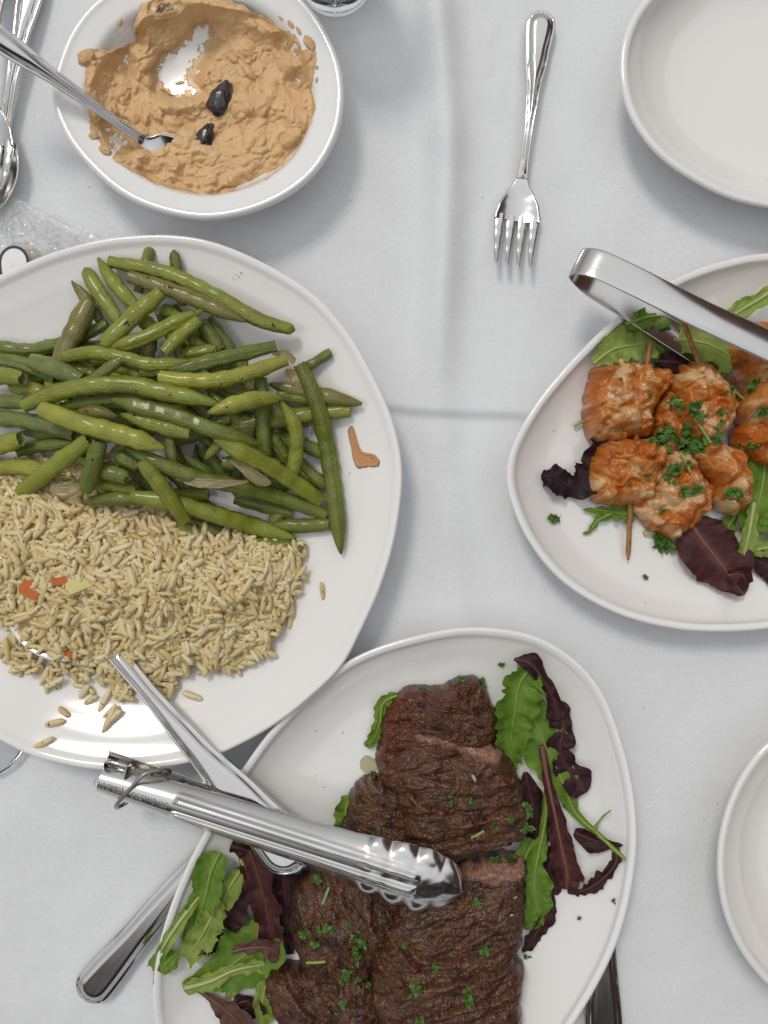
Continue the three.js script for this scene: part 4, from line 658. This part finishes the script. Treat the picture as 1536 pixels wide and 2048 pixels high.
steak([[757, 1490], [768, 1432], [792, 1396], [828, 1376], [880, 1378], [925, 1357], [960, 1362], [984, 1398], [999, 1450], [996, 1485], [930, 1520], [830, 1540], [768, 1552], [750, 1535]], .009, .032, { dir: .2, red: (x, y) => sm(880, 780, x) * .9 + sm(1430, 1390, y) * .2, char: .05 }, { tilt: [0, 0] }, 'reddish crusted steak end piece at the far end');
steak([[705, 1585], [742, 1560], [790, 1570], [830, 1620], [860, 1700], [880, 1780], [800, 1790], [720, 1760], [660, 1740], [662, 1690], [688, 1640]], .009, .034, { dir: .5, grooves: [[[738, 1608], [772, 1618], [790, 1622]]], char: .08 }, {}, 'dark steak piece with a short slit behind the tongs');
steak([[832, 1456], [880, 1464], [930, 1482], [1000, 1500], [1036, 1548], [1056, 1592], [1062, 1680], [1000, 1708], [940, 1724], [890, 1742], [850, 1728], [806, 1690], [790, 1610], [752, 1545], [790, 1500]], .012, .043, { dir: -.15, grooves: [[[880, 1650], [960, 1642], [1040, 1622]], [[868, 1692], [930, 1682], [990, 1652]], [[860, 1562], [930, 1572], [1050, 1566]], [[815, 1580], [840, 1612], [905, 1625]]], pink: { line: [[838, 1462], [890, 1476], [940, 1496], [995, 1512]], w: 26 }, red: (x, y) => sm(800, 770, x) * .5 }, { tilt: [0, .12] }, 'middle steak slice with pink cut edge facing the end piece');
steak([[592, 1772], [640, 1742], [720, 1745], [800, 1790], [800, 1870], [760, 1920], [735, 1975], [690, 1985], [620, 1970], [582, 1900], [574, 1830]], .009, .037, { dir: 1.1, char: .06, grooves: [[[745, 1800], [742, 1850], [770, 1900]]] }, {}, 'crumbly brown steak piece below the tongs next to red leaves');
steak([[524, 1962], [560, 1946], [640, 1950], [740, 1950], [770, 2040], [750, 2130], [600, 2140], [545, 2040]], .009, .033, { dir: .9, char: .1, grooves: [[[560, 1960], [600, 2010], [640, 2048]]], red: (x, y) => sm(600, 560, x) * .4 }, {}, 'lower corner steak piece with charred edge');
steak([[860, 1742], [940, 1738], [1000, 1728], [1052, 1732], [1056, 1850], [1050, 1900], [1036, 1930], [1056, 1962], [1050, 2032], [1040, 2110], [900, 2150], [790, 2120], [735, 2020], [738, 1920], [775, 1850], [800, 1790]], .010, .042, { dir: -.35, grooves: [[[800, 1880], [840, 1920], [930, 1925], [1040, 1880]], [[830, 1985], [900, 1965], [1035, 1945]], [[740, 1905], [770, 1950], [820, 1975]], [[850, 2040], [930, 2015], [1040, 1995]], [[765, 1860], [800, 1910], [850, 1950]]], pink: { line: [[905, 1752], [980, 1750], [1045, 1748]], w: 34 }, red: (x, y) => sm(1030, 1050, x) * sm(1900, 1990, y) * .9 }, { tilt: [.02, .03], rings: 110, segs: 340 }, 'largest steak slab with pink cut edge and curved slashes');
// --- chicken
const CB = [.53, .235, .055], CO = [.46, .118, .011], CD = [.13, .030, .008], CP = [.70, .47, .26], CK = [.44, .18, .085];
function chickLook(sd, pale = 0, dark = 0) {
  const relief = (x, y, t) => .0050 * fbm(x / 44 + sd, y / 44, sd, 2) + .0120 * (Math.abs(N3(x / 44 + sd, y / 36 + .6 * N3(x / 30, y / 30, sd), sd)) - .22) + .0020 * (Math.abs(N3(x / 20 + sd, y / 24, sd + 5)) - .2) + .0008 * fbm(x / 6, y / 6, sd, 2);
  const color = (x, y, t, rel) => {
    const n1 = fbm(x / 52 + sd, y / 52, sd + 3, 5), n2 = fbm(x / 11, y / 11, sd, 3), n3 = fbm(x / 5, y / 5, 4, 2), st = fbm(x / 20 + sd, y / 14, sd, 3);
    let c = mix3(CB, CO, clamp(.55 + n1 * 2.6 + n2 * 1.3)); c = mix3(c, CP, sm(.22, .75, -n1 * 2.6 + pale * .8 - .05 + st * 1.3) * .8); c = mix3(c, CK, clamp(fbm(x / 35, y / 35, sd + 11, 2) * 2.6 - .2) * .6);
    c = mix3(c, CD, clamp(n2 * 1.9 + n1 * .9 - .42 + dark) * .85); c = mix3(c, CD, clamp(fbm(x / 24, y / 24, sd + 21, 3) * 3.2 - .55) * .8);
    if (n3 > .36) c = mix3(c, [.05, .045, .02], .75);
    return mul3(c, 1 + .35 * n3);
  };
  return { relief, color };
}
function chicken(pts, base, h, sd, o, label) { const g = body(chickenPlatter, pts, base, h, { edge: 5.5, flat: .22, wob: .15, rings: 60, segs: 200, ...chickLook(sd, o.pale, o.dark), ...o }); return tag(mesh('chicken_piece', g, M.chicken), label, 'chicken', 'grilled chicken pieces on skewers'); }
chicken([[1318, 800], [1350, 770], [1385, 790], [1390, 850], [1370, 900], [1330, 905], [1308, 860]], .011, .030, 4.4, {}, 'small chicken piece between the two front skewers under parsley');
chicken([[1300, 980], [1345, 888], [1385, 893], [1402, 930], [1436, 972], [1422, 1022], [1392, 1060], [1345, 1076], [1285, 1042], [1262, 1008]], .010, .030, 7.7, { pale: .35 }, 'pale broad chicken piece lying low in front');
chicken([[1178, 778], [1192, 738], [1235, 712], [1300, 722], [1348, 740], [1352, 762], [1332, 792], [1312, 830], [1318, 862], [1270, 878], [1212, 882], [1182, 864], [1176, 820]], .012, .039, 1.3, { pale: .05 }, 'top chicken piece on the front skewer with golden side');
chicken([[1190, 905], [1212, 880], [1270, 870], [1320, 878], [1346, 885], [1336, 935], [1312, 998], [1290, 1012], [1240, 1012], [1192, 1000], [1184, 960]], .011, .036, 2.9, {}, 'lower chicken piece on the front skewer above its bare tip');
chicken([[1348, 765], [1378, 722], [1420, 718], [1452, 745], [1486, 800], [1482, 832], [1456, 872], [1420, 900], [1385, 880], [1366, 832], [1350, 792]], .013, .041, 5.1, { pale: .12 }, 'chicken piece on the second skewer below its bare stick');
chicken([[1386, 890], [1420, 876], [1452, 880], [1500, 908], [1513, 950], [1511, 1010], [1482, 1031], [1440, 1012], [1430, 965], [1400, 930]], .012, .037, 6.2, { pale: .1 }, 'lowest chicken piece on the second skewer with charred tip');
chicken([[1474, 690], [1536, 636], [1600, 650], [1630, 760], [1605, 860], [1536, 866], [1484, 836], [1492, 770]], .012, .040, 8.5, {}, 'large chicken piece on the third skewer beneath the tongs');
chicken([[1474, 870], [1500, 838], [1545, 850], [1600, 880], [1580, 935], [1510, 920], [1484, 900]], .011, .034, 9.3, { dark: .05 }, 'small chicken piece low on the third skewer');
function skewer(pts, label) { const p = pts.map(a => chickenPlatter.on(a[0], a[1], a[2] * .001)), g = tube(p, .0017, 60, 8, false, t => t > .97 ? .5 : 1), n = g.attributes.position.count, c = new Float32Array(n * 3), q = g.attributes.position; for (let i = 0; i < n; i++) { const k = fbm(q.getX(i) * 2000, q.getY(i) * 300, q.getZ(i) * 130, 3); c.set(mix3([.42, .20, .07], [.20, .085, .03], clamp(.4 + k * 1.8)), i * 3); } g.setAttribute('color', new THREE.BufferAttribute(c, 3)); tag(mesh('wooden_skewer', g, M.wood), label, 'skewer', 'wooden skewers through the chicken'); }
skewer([[1301, 688, 15], [1297, 712, 17], [1282, 800, 18], [1268, 920, 16], [1261, 1010, 10], [1256, 1120, 3.5]], 'wooden skewer with its bare tip over the front platter');
skewer([[1364, 636, 26], [1384, 690, 24], [1402, 740, 20], [1430, 850, 18], [1465, 980, 15]], 'wooden skewer with bare stick below the steel tongs');
skewer([[1542, 690, 16], [1545, 720, 18], [1540, 880, 14]], 'wooden skewer through the chicken beneath the tongs');

// ---------------------------------------------------------------- bean dip
{
  const outer = [[158, 112], [172, 98], [196, 98], [215, 108], [250, 92], [272, 84], [272, 40], [285, 0], [300, -20], [380, -22], [440, -5], [500, 22], [540, 45], [562, 62], [592, 68], [606, 100], [630, 92], [634, 120], [624, 180], [634, 215], [605, 285], [560, 330], [500, 362], [440, 388], [392, 388], [322, 372], [262, 345], [222, 318], [236, 298], [205, 290], [182, 272], [176, 220], [168, 172], [172, 140]];
  const holes = [[[392, 46], [412, 42], [426, 56], [420, 92], [394, 122], [378, 160], [400, 182], [384, 190], [350, 192], [318, 178], [310, 140], [322, 112], [356, 92], [376, 76]], [[308, 12], [336, 2], [350, 20], [330, 36], [312, 32]], [[205, 255], [228, 250], [268, 292], [255, 306], [226, 304]], [[582, 165], [604, 140], [612, 160], [596, 180]], [[562, 62], [578, 75], [574, 95], [556, 80]]];
  const thin = [[[180, 112], [262, 96], [274, 130], [262, 160], [200, 140]], [[548, 60], [620, 96], [606, 140], [556, 92]], [[182, 240], [236, 248], [250, 292], [190, 282]], [[388, 112], [410, 90], [424, 120], [400, 175], [382, 160]]];
  // soft curds of paste, each a flattened bump with its own size and stretch
  const cell = {}, put = (x, y, r, h, a, st) => { for (let i = Math.floor((x - r * 1.6) / 20); i <= Math.floor((x + r * 1.6) / 20); i++) for (let j = Math.floor((y - r * 1.6) / 20); j <= Math.floor((y + r * 1.6) / 20); j++) (cell[i + '_' + j] ||= []).push([x, y, r, h, Math.cos(a), Math.sin(a), st]); };
  for (let k = 0; k < 1500; k++) { const x = rr(150, 640), y = rr(-40, 395), cl = fbm(x / 60, y / 60, 19, 2), big = rnd() < .16 + cl * .5, r = big ? rr(11, 21) : rr(4, 10); put(x, y, r, (big ? rr(.0016, .0042) : rr(.0006, .0018)) * (1 + cl), Math.atan2(y - 175, x - 400) + 1.57 + rr(-.7, .7), rr(.5, .95)); }
  const curd = (x, y) => { let h = 0; for (const [bx, by, r, bh, c, n, st] of cell[Math.floor(x / 20) + '_' + Math.floor(y / 20)] || []) { const u = ((x - bx) * c + (y - by) * n) / (r * 1.25), v = (-(x - bx) * n + (y - by) * c) / (r * st), q = u * u + v * v; if (q < 1) { const b = bh * Math.pow(1 - q, .6), e = .0006, k2 = clamp(.5 + .5 * (b - h) / e); h = lerp(h, b, k2) + e * k2 * (1 - k2) * .5; } } return h; };
  const T = (px, py) => {
    const wx = 9 * fbm(px / 26, py / 26, 1, 2), wy = 9 * fbm(px / 26, py / 26, 9, 2), x = px + wx, y = py + wy;
    let d = polySD(x, y, outer); for (const h of holes) d = Math.min(d, -polySD(x, y, h));
    let th = 0; for (const h of thin) th = Math.max(th, sm(-6, 12, polySD(x, y, h)));
    const ang = Math.atan2(py - 175, px - 400), rad = Math.hypot(px - 400, py - 175), sw = fbm(rad / 24, ang * 2.2, 2, 2);
    let t = .0062 * sm(0, 26, d);
    t += .0034 * sm(0, 30, d) * fbm(px / 46, py / 46, 4, 2);
    const ridge = (pl, w, a) => a * Math.exp(-((lineDist(x, y, pl) / w) ** 2));
    t += sm(0, 12, d) * (ridge([[290, 60], [330, 92], [300, 120]], 24, .004) + ridge([[400, 12], [470, 38], [540, 60]], 18, .005) + ridge([[540, 60], [552, 70]], 16, .004) + ridge([[270, 310], [330, 325], [350, 335]], 16, .006) + ridge([[330, 230], [380, 300], [480, 330], [540, 270]], 32, .0035) + ridge([[470, 210], [560, 215], [590, 240]], 22, .004) + ridge([[320, 205], [385, 210]], 16, .003));
    const wq = 5 * fbm(px / 14, py / 14, 14, 2), detail = curd(px + wq, py - wq) * .95 - .0012 + .0022 * sw + .0010 * fbm(px / 10, py / 10, 6, 2);
    t += detail * sm(0, 14, d) * (1 - .55 * th);
    t = lerp(t, -.0010 + .6 * curd(px + wq, py - wq) + .0016 * fbm(px / 14, py / 16, 7, 3), th * .9 * sm(-3, 4, d));
    if (d < 0) t = Math.max(d * .0005, curd(px + wq, py - wq) * .8 - .0014 + d * .0006);
    return { t, d, th };
  };
  const NX = 330, NY = 290, k0 = P(140, -40, .012), k1 = P(650, 400, .012);
  const geo = grid(NX, NY, (i, j, u, v) => {
    const px = lerp(142, 648, u), py = lerp(-45, 402, v), r = T(px, py), q = hummusBowl.on(px, py, Math.max(-.0016, r.t));
    const n = fbm(px / 26, py / 26, 11, 3), n2 = fbm(px / 5, py / 5, 12, 2);
    let c = mix3([.66, .42, .205], [.72, .49, .265], clamp(.45 + n * 1.4)); c = mix3(c, [.58, .34, .14], clamp(n2 * .6 - .1 + (r.th * .45))); c = mul3(c, 1 + .10 * n2);
    return { p: [q.x, q.y, q.z], c, k: r.t > -.0006 ? 1 : 0 };
  }, { cull: true });
  tag(mesh('bean_dip', geo, M.hummus), 'scraped orange tan bean dip smeared around the rimmed bowl', 'dip');
  const filmGeo = grid(220, 190, (i, j, u, v) => {
    const px = lerp(150, 645, u), py = lerp(-40, 398, v), r = T(px, py), m = inPoly(px, py, outer) ? r.d + 8 + 26 * fbm(px / 16, py / 16, 33, 3) + 12 * fbm(px / 5, py / 5, 35, 2) : -1, q = hummusBowl.on(px, py, m > 0 ? .00025 : -.0008); return { p: [q.x, q.y, q.z], k: m > 0 && r.d < 8 ? 1 : 0 };
  }, { cull: true });
  tag(mesh('dip_smear', filmGeo, std({ color: C(.80, .62, .36), roughness: .3, transmission: .55, thickness: 0 })), 'thin translucent smear of dip around the bare glaze', 'dip');
  const dab = (px, py, w, l, a, n) => { const g = new THREE.SphereGeometry(1, 22, 16), p = g.attributes.position, cc = []; for (let i = 0; i < p.count; i++) { const v = V(p.getX(i), p.getY(i), p.getZ(i)), k = 1 + .5 * fbm(v.x * 1.6 + px, v.y * 1.6, v.z * 1.6, 3); p.setXYZ(i, v.x * k * l, v.y * k * Math.min(w, l) * .55, v.z * k * w); const s = .9 + .4 * N3(v.x * 4, v.y * 4, v.z * 4 + px); cc.push(.66 * s, .42 * s, .21 * s); } g.setAttribute('color', new THREE.Float32BufferAttribute(cc, 3)); g.computeVertexNormals(); const o = mesh('dip_dab', g, M.hummus); o.position.copy(hummusBowl.on(px, py, w * .1)); o.rotation.y = a; tag(o, n, 'dip', 'small dabs of dip on the bowl'); };
  dab(172, 116, .0052, .0058, .5, 'round dab of dip on the bowl rim by the spoon'); dab(620, 86, .0028, .0056, -.9, 'long dab of dip high on the bowl wall');
  for (const [x, y, w, l, a] of [[240, 44, .0012, .002, 1.3], [582, 48, .0015, .003, -.9], [536, 359, .0011, .0022, .2], [452, 384, .002, .005, .3], [598, 62, .0012, .003, -1], [634, 135, .0012, .0014, 1.5], [634, 160, .001, .0018, 1.4], [210, 300, .0032, .0042, -.8], [186, 272, .0024, .003, 0], [562, 36, .0009, .002, -.8], [360, 166, .001, .003, .2]]) dab(x, y, w, l, a, 'tiny splash of dip on bare bowl glaze');
  const olive = (px, py, lift, w, l, a, label, s) => { const g = new THREE.SphereGeometry(1, 48, 34), p = g.attributes.position; for (let i = 0; i < p.count; i++) { const v = V(p.getX(i), p.getY(i), p.getZ(i)); const k = 1 + .36 * fbm(v.x * 1.3 + s, v.y * 1.3, v.z * 1.3, 3); p.setXYZ(i, v.x * l * k, v.y * w * .7 * k, v.z * w * k * (1 - .25 * v.x)); } g.computeVertexNormals(); const o = mesh('olive', g, M.olive); o.position.copy(hummusBowl.on(px, py, lift)); o.rotation.y = a; tag(o, label, 'olive'); };
  olive(442, 196, .0078, .0068, .0120, 1.15, 'wrinkled dark purple olive standing free in the dip', 1.1);
  olive(410, 274, .0066, .0054, .0100, 1.05, 'dark olive half covered by the dip', 3.4);
}

// ---------------------------------------------------------------- parsley and crumbs
const sprigGeo = v => { const gs = [], h = k => { const q = Math.sin(k * 127.1 + v * 311.7) * 43758.5; return q - Math.floor(q); }; for (let k = 0; k < 5 + v; k++) { const L = .0012 + .0013 * h(k), pos = [0, 0, 0], ix = [], n = 16; for (let i = 0; i < n; i++) { const t = i / n * 6.283, r = L * (.45 + .55 * Math.abs(Math.cos(t * 1.5))) * (1 - .25 * (i % 2)); pos.push(Math.cos(t) * r * 1.25, .35 * L * Math.sin(t * 2 + k) + .0003 * (i % 2), Math.sin(t) * r * .8); ix.push(0, 1 + (i + 1) % n, 1 + i); } const g = new THREE.BufferGeometry(); g.setAttribute('position', new THREE.Float32BufferAttribute(pos, 3)); g.setIndex(ix); g.rotateZ((h(k + 9) - .5) * 1.3); g.rotateX((h(k + 19) - .5) * 1.3); g.rotateY(h(k + 29) * 6.283); g.translate((h(k + 39) - .5) * .0044, .0004 + h(k + 49) * .0011, (h(k + 59) - .5) * .0030); gs.push(g); } const g = mergeGeometries(gs); g.computeVertexNormals(); return g; };
const sprigs = [0, 1, 2, 3].map(sprigGeo);
let pn = 0;
function parsley(dsh, px, py, lift, s, label, group, dark) { const o = mesh('parsley_bit', sprigs[pn++ % 4], M.parsley); o.position.copy(dsh.on(px, py, lift * .001)); o.rotation.set(rr(-.3, .3), rr(0, 6.28), rr(-.3, .3)); o.scale.setScalar(s); tag(o, label, 'parsley', group); }
const bodyTops = [];
const ray = new THREE.Raycaster(), targets = () => scene.children.filter(o => /^(steak_slice|chicken_piece|green_bean)/.test(o.name));
scene.updateMatrixWorld(true); const tg = targets();
function surf(px, py) { const d = P(px, py, 0).sub(camera.position).normalize(); ray.set(camera.position, d); const h = ray.intersectObjects(tg, false)[0]; return h ? h.point : null; }
function parsleyOn(dsh, px, py, s, label, group, dark) { const q = surf(px, py), o = mesh('parsley_bit', sprigs[pn++ % 4], M.parsley); o.position.copy(q ? q.add(V(0, .0006, 0)) : dsh.on(px, py, .0012)); o.rotation.set(rr(-.35, .35), rr(0, 6.28), rr(-.35, .35)); o.scale.setScalar(s); tag(o, label, 'parsley', group); }
const stemBit = (px, py, l, a, label, group, dsh) => { const q = surf(px, py) || dsh.on(px, py, .001), c = q.add(V(0, .0008, 0)), g = tube([V(-l / 2, 0, 0), V(0, .0004, 0), V(l / 2, 0, 0)], .0009, 10, 6), o = mesh('parsley_bit', g, M.parsleyStem); o.position.copy(c); o.rotation.y = a; tag(o, label, 'parsley', group); };
const PG1 = 'parsley on the steak', PL1 = 'small chopped parsley bit lying on the steak', PG2 = 'parsley on the chicken', PL2 = 'curly parsley bit scattered over the chicken';
for (const [x, y, s] of [[905, 1606, .8], [940, 1602, .8], [1050, 1612, 1.7], [1052, 1650, 1.6], [1020, 1640, .8], [990, 1650, .8], [640, 1860, 1.0], [608, 1862, 1.3], [655, 1860, 1.2], [580, 1855, 1.2], [633, 1888, 1], [700, 1850, .9], [715, 1870, 1.3], [722, 1885, 1.5], [712, 1900, 1.4], [716, 1915, 1.2], [690, 1945, 1.3], [688, 1960, 1.1], [735, 1968, 1.1], [718, 1958, .8], [830, 1972, 1.4], [832, 1985, 1.2], [965, 1900, 1.2], [975, 1893, 1.0], [868, 1936, .9], [938, 1988, 1.6], [940, 2000, 1.2], [808, 1888, .8], [840, 2036, 1], [1000, 1718, 1.2], [1020, 1712, 1.3], [985, 1722, 1.1], [630, 1760, 1.3], [640, 1755, 1.1], [685, 2005, .9], [1052, 1910, .9], [950, 1802, 1], [900, 1592, .6], [690, 1622, .9], [770, 1690, 1], [960, 1362, 1.4], [925, 1360, 1]]) parsleyOn(steakPlatter, x, y, s * 1.05, PL1, PG1);
stemBit(632, 1923, .012, .05, 'short pale parsley stem on the crumbly steak piece', PG1, steakPlatter); stemBit(955, 1668, .009, .5, 'short green parsley stem on the middle steak slice', PG1, steakPlatter); stemBit(652, 1790, .011, 1.2, 'thin green parsley stem under the tongs', PG1, steakPlatter);
for (const [x, y, s] of [[1345, 798, 1.2], [1360, 812, 1.4], [1330, 855, 1.8], [1318, 872, 2.2], [1330, 882, 2], [1308, 880, 1.6], [1345, 868, 1.6], [1355, 880, 1.8], [1370, 862, 1.7], [1385, 880, 2], [1392, 892, 2], [1400, 895, 1.8], [1415, 880, 1.8], [1430, 872, 1.6], [1398, 835, 1.6], [1390, 812, 1.7], [1384, 822, 1.2], [1345, 938, 1.8], [1338, 948, 1.4], [1372, 905, 1.2], [1376, 925, 1], [1445, 825, 1.3], [1440, 845, 1], [1462, 780, 1], [1510, 770, 1.8], [1498, 778, 1.3], [1515, 825, 1.5], [1525, 818, 1.2], [1480, 895, 1.2], [1500, 890, 1.3], [1455, 988, 1.6], [1478, 990, 1.3], [1368, 978, 1.6], [1395, 982, 1.5], [1322, 1025, 1], [1182, 905, 1.6], [1170, 966, 1], [1260, 970, .7], [1295, 955, .7], [1300, 790, .6], [1235, 860, .5], [1240, 760, .5], [1345, 965, .9], [1420, 705, .7]]) parsleyOn(chickenPlatter, x, y, s, PL2, PG2);
stemBit(1405, 862, .018, -1.0, 'thin parsley stem across the second skewer', PG2, chickenPlatter); stemBit(1485, 798, .018, -.75, 'thick parsley stem between second and third skewer', PG2, chickenPlatter); stemBit(1348, 802, .010, .05, 'short parsley stem beside the golden chicken piece', PG2, chickenPlatter); stemBit(1370, 925, .014, -1.1, 'drooping parsley stem over the pale chicken piece', PG2, chickenPlatter);
for (const [x, y, s] of [[1110, 1038, 1.5], [1325, 1082, 2.4], [1332, 1090, 2.0], [1318, 1075, 1.6], [1292, 1156, .7]]) parsley(chickenPlatter, x, y, 1.5, s, 'green parsley scrap lying on bare chicken platter', 'parsley scraps on bare chicken platter');
for (const [x, y, s] of [[1228, 1800, .7], [1158, 1836, .6], [1002, 1328, .8]]) parsley(steakPlatter, x, y, 1, s, 'tiny parsley scrap lying on bare steak platter', 'parsley scraps on bare steak platter');
{ // black flecks on beans, peppery crumbs on glaze and cloth
  const l = []; const add = (q, s) => { if (q) l.push([q.add(V(0, .0003, 0)), s * rr(.8, 1.6), s * rr(.5, 1), rr(0, 3), rr(-.3, .3)]); };
  for (const [x, y] of [[330, 572], [338, 574], [344, 576], [250, 648], [254, 644], [257, 650], [545, 650], [547, 652], [484, 758], [442, 768], [454, 814], [512, 820], [252, 645], [408, 632], [441, 640], [340, 790], [272, 782], [295, 556], [185, 920], [172, 822], [268, 830], [388, 622], [240, 632], [428, 700], [444, 683]]) { add(surf(x, y), .0009); add(surf(x + rr(-3, 3), y + rr(-3, 3)), .0006); }
  for (const [x, y] of [[466, 556], [472, 550], [478, 554], [482, 546], [470, 560], [698, 952], [700, 946], [252, 588]]) add(beanPlatter.on(x, y, .0002), .0005);
  for (const [x, y] of [[744, 916]]) add(beanPlatter.on(x, y, .0014), .0008);
  flecks('herb_flecks', l, M.pepper, 'black herb flecks on beans and platter glaze');
  const s = []; for (const [x, y] of [[1290, 1205], [1155, 722], [1108, 862], [1090, 1180]]) s.push([chickenPlatter.on(x, y, .0002), .0006, .0005, 1, 0]); for (const [x, y] of [[632, 1462], [686, 1465], [648, 1575], [630, 1552]]) s.push([steakPlatter.on(x, y, .0002), .0006, .0005, 1, 0]);
  flecks('pepper_crumbs', s, M.pepper, 'tiny pepper crumbs on bare platter glaze');
  const t = []; for (const [x, y] of [[965, 392], [1020, 405], [175, 370], [1440, 1612], [1290, 1418], [700, 398]]) { const q = P(x, y, .001); q.y = clothY(q.x, q.z) + .0003; t.push([q, .0006, .0005, 1, 0]); } flecks('cloth_crumbs', t, M.pepper, 'tiny dark crumbs on the tablecloth');
}
// salt flakes on steak
for (const [x, y, w, a] of [[948, 1556, .0024, -1.1], [1022, 1830, .0018, .2], [1030, 1795, .0014, .5]]) { const q = surf(x, y); if (!q) continue; const g = new THREE.IcosahedronGeometry(1, 1), p = g.attributes.position; for (let i = 0; i < p.count; i++) p.setXYZ(i, p.getX(i) * w * (1 + .4 * N3(p.getX(i) * 3 + x, p.getY(i) * 3, 1)), p.getY(i) * .0004, p.getZ(i) * w * .45); g.computeVertexNormals(); const o = mesh('salt_flake', g, M.salt); o.position.copy(q).add(V(0, .0004, 0)); o.rotation.y = a; tag(o, 'pale salt flake on the steak', 'salt', 'salt flakes on the steak'); }
// sauce smear and oil drops
function puddle(name, dsh, pts, h, mat, label, category) { const g = body(null, pts, 0, h, { edge: 6, rings: 14, segs: 90, flat: .1, wob: .3 }); const p = g.attributes.position; for (let i = 0; i < p.count; i++) { const b = dsh.hAt(p.getX(i), p.getZ(i)); p.setY(i, b + .00015 + Math.max(0, p.getY(i) - .001) ); } g.computeVertexNormals(); g.deleteAttribute('color'); tag(mesh(name, g, mat), label, category); }
puddle('sauce_smear', beanPlatter, [[700, 868], [708, 862], [714, 880], [722, 902], [732, 916], [750, 914], [757, 928], [752, 938], [722, 938], [712, 932], [704, 905]], .0016, M.sauce, 'orange brown sauce smear shaped like a hook on platter', 'sauce');
puddle('oil_drop', steakPlatter, [[722, 1512], [735, 1505], [752, 1515], [754, 1532], [735, 1540], [722, 1530]], .0020, M.oil, 'clear oil drop left of the top steak piece', 'oil');
puddle('oil_drop', chickenPlatter, [[1280, 1062], [1305, 1056], [1315, 1064], [1300, 1074], [1282, 1072]], .0020, M.oil, 'clear oil drop beside the bare skewer tip', 'oil');

// ---------------------------------------------------------------- glassware and wrapper
{
  const c = P(672, -34, 0), pr = [[0, .0012], [.022, .0012], [.0245, .003], [.0262, .012], [.030, .06], [.0325, .095], [.0318, .0955], [.0305, .09], [.0275, .04], [.0245, .016], [.020, .0125], [0, .0115]];
  const g = new THREE.LatheGeometry(pr.map(p => new THREE.Vector2(...p)), 64), p = g.attributes.position; for (let i = 0; i < p.count; i++) { const x = p.getX(i), z = p.getZ(i), y = p.getY(i), r = Math.hypot(x, z), a = Math.atan2(z, x); if (r > .02 && y > .004 && y < .06) { const k = 1 + .012 * Math.cos(a * 12); p.setX(i, x * k); p.setZ(i, z * k); } }
  g.computeVertexNormals(); const o = mesh('water_glass', g, M.glass); o.position.set(c.x, 0, c.z); tag(o, 'clear fluted drinking glass behind the bean dip bowl', 'glass');
}
{
  const c = P(-38, 1450, 0), pr = [[0, .0012], [.030, .0012], [.0325, .002], [.0340, .0045], [.0338, .0058], [.0322, .0058], [.030, .0036], [0, .0030]];
  const o = mesh('glass_saucer', new THREE.LatheGeometry(pr.map(p => new THREE.Vector2(...p)), 80), M.glass); o.position.set(c.x, 0, c.z); tag(o, 'clear glass saucer edge under the round platter rim', 'saucer');
}
{
  const g = top('plastic_wrapper', 'crumpled clear plastic wrapper tucked under the round platter', 'wrapper');
  const A = [18, 388];
  const film = grid(70, 60, (i, j, u, v) => { // fan of creases from the pinched corner
    const a0 = [lerp(-80, 232, v), 560 - 84 * v + 10 * Math.sin(v * 9)], s = Math.pow(u, .8), px = lerp(A[0] - 4, a0[0], s), py = lerp(A[1], a0[1], s);
    const cre = Math.abs(N3(v * 9, 1.3, s * 1.2)) * 2 + Math.abs(N3(v * 22, 4, s * 3)) + .6 * Math.abs(N3(px / 14, py / 14, 6));
    const h = .0022 + .0120 * s * (1 - .45 * s) * cre * .8 + .003 * (1 - s), q = P(px, py, h); return { p: [q.x, q.y, q.z] };
  });
  mesh('film', film, M.film, g);
  const blob = (k, h, mat, name) => { const s = new THREE.Shape(), R = 31 + k; for (let i = 0; i <= 60; i++) { const t = i / 60 * Math.PI * 2, cx = 28 + R * Math.cos(t), cy = 525 + (R + 3) * Math.sin(t) + (t > 0 && t < Math.PI ? 28 * Math.sin(t) : 0), q = P(cx, cy, h); i ? s.lineTo(q.x, -q.z) : s.moveTo(q.x, -q.z); } const e = new THREE.ExtrudeGeometry(s, { depth: .0001, bevelEnabled: false, curveSegments: 4 }); e.rotateX(-Math.PI / 2); e.translate(0, h, 0); mesh(name, e, mat, g); };
  const sheet = (pts, h, mat, name) => { const s = new THREE.Shape(); pts.forEach(([x, y], i) => { const q = P(x, y, h); i ? s.lineTo(q.x, -q.z) : s.moveTo(q.x, -q.z); }); const e = new THREE.ExtrudeGeometry(s, { depth: .0001, bevelEnabled: false }); e.rotateX(-Math.PI / 2); e.translate(0, h, 0); mesh(name, e, mat, g); };
  sheet([[50, 480], [62, 492], [90, 520], [60, 560], [30, 540]], .0008, M.kraft, 'brown_card'); blob(0, .0098, M.ink, 'printed_outline'); blob(-6, .0103, M.paper, 'printed_label');
}
renderer.render(scene, camera);
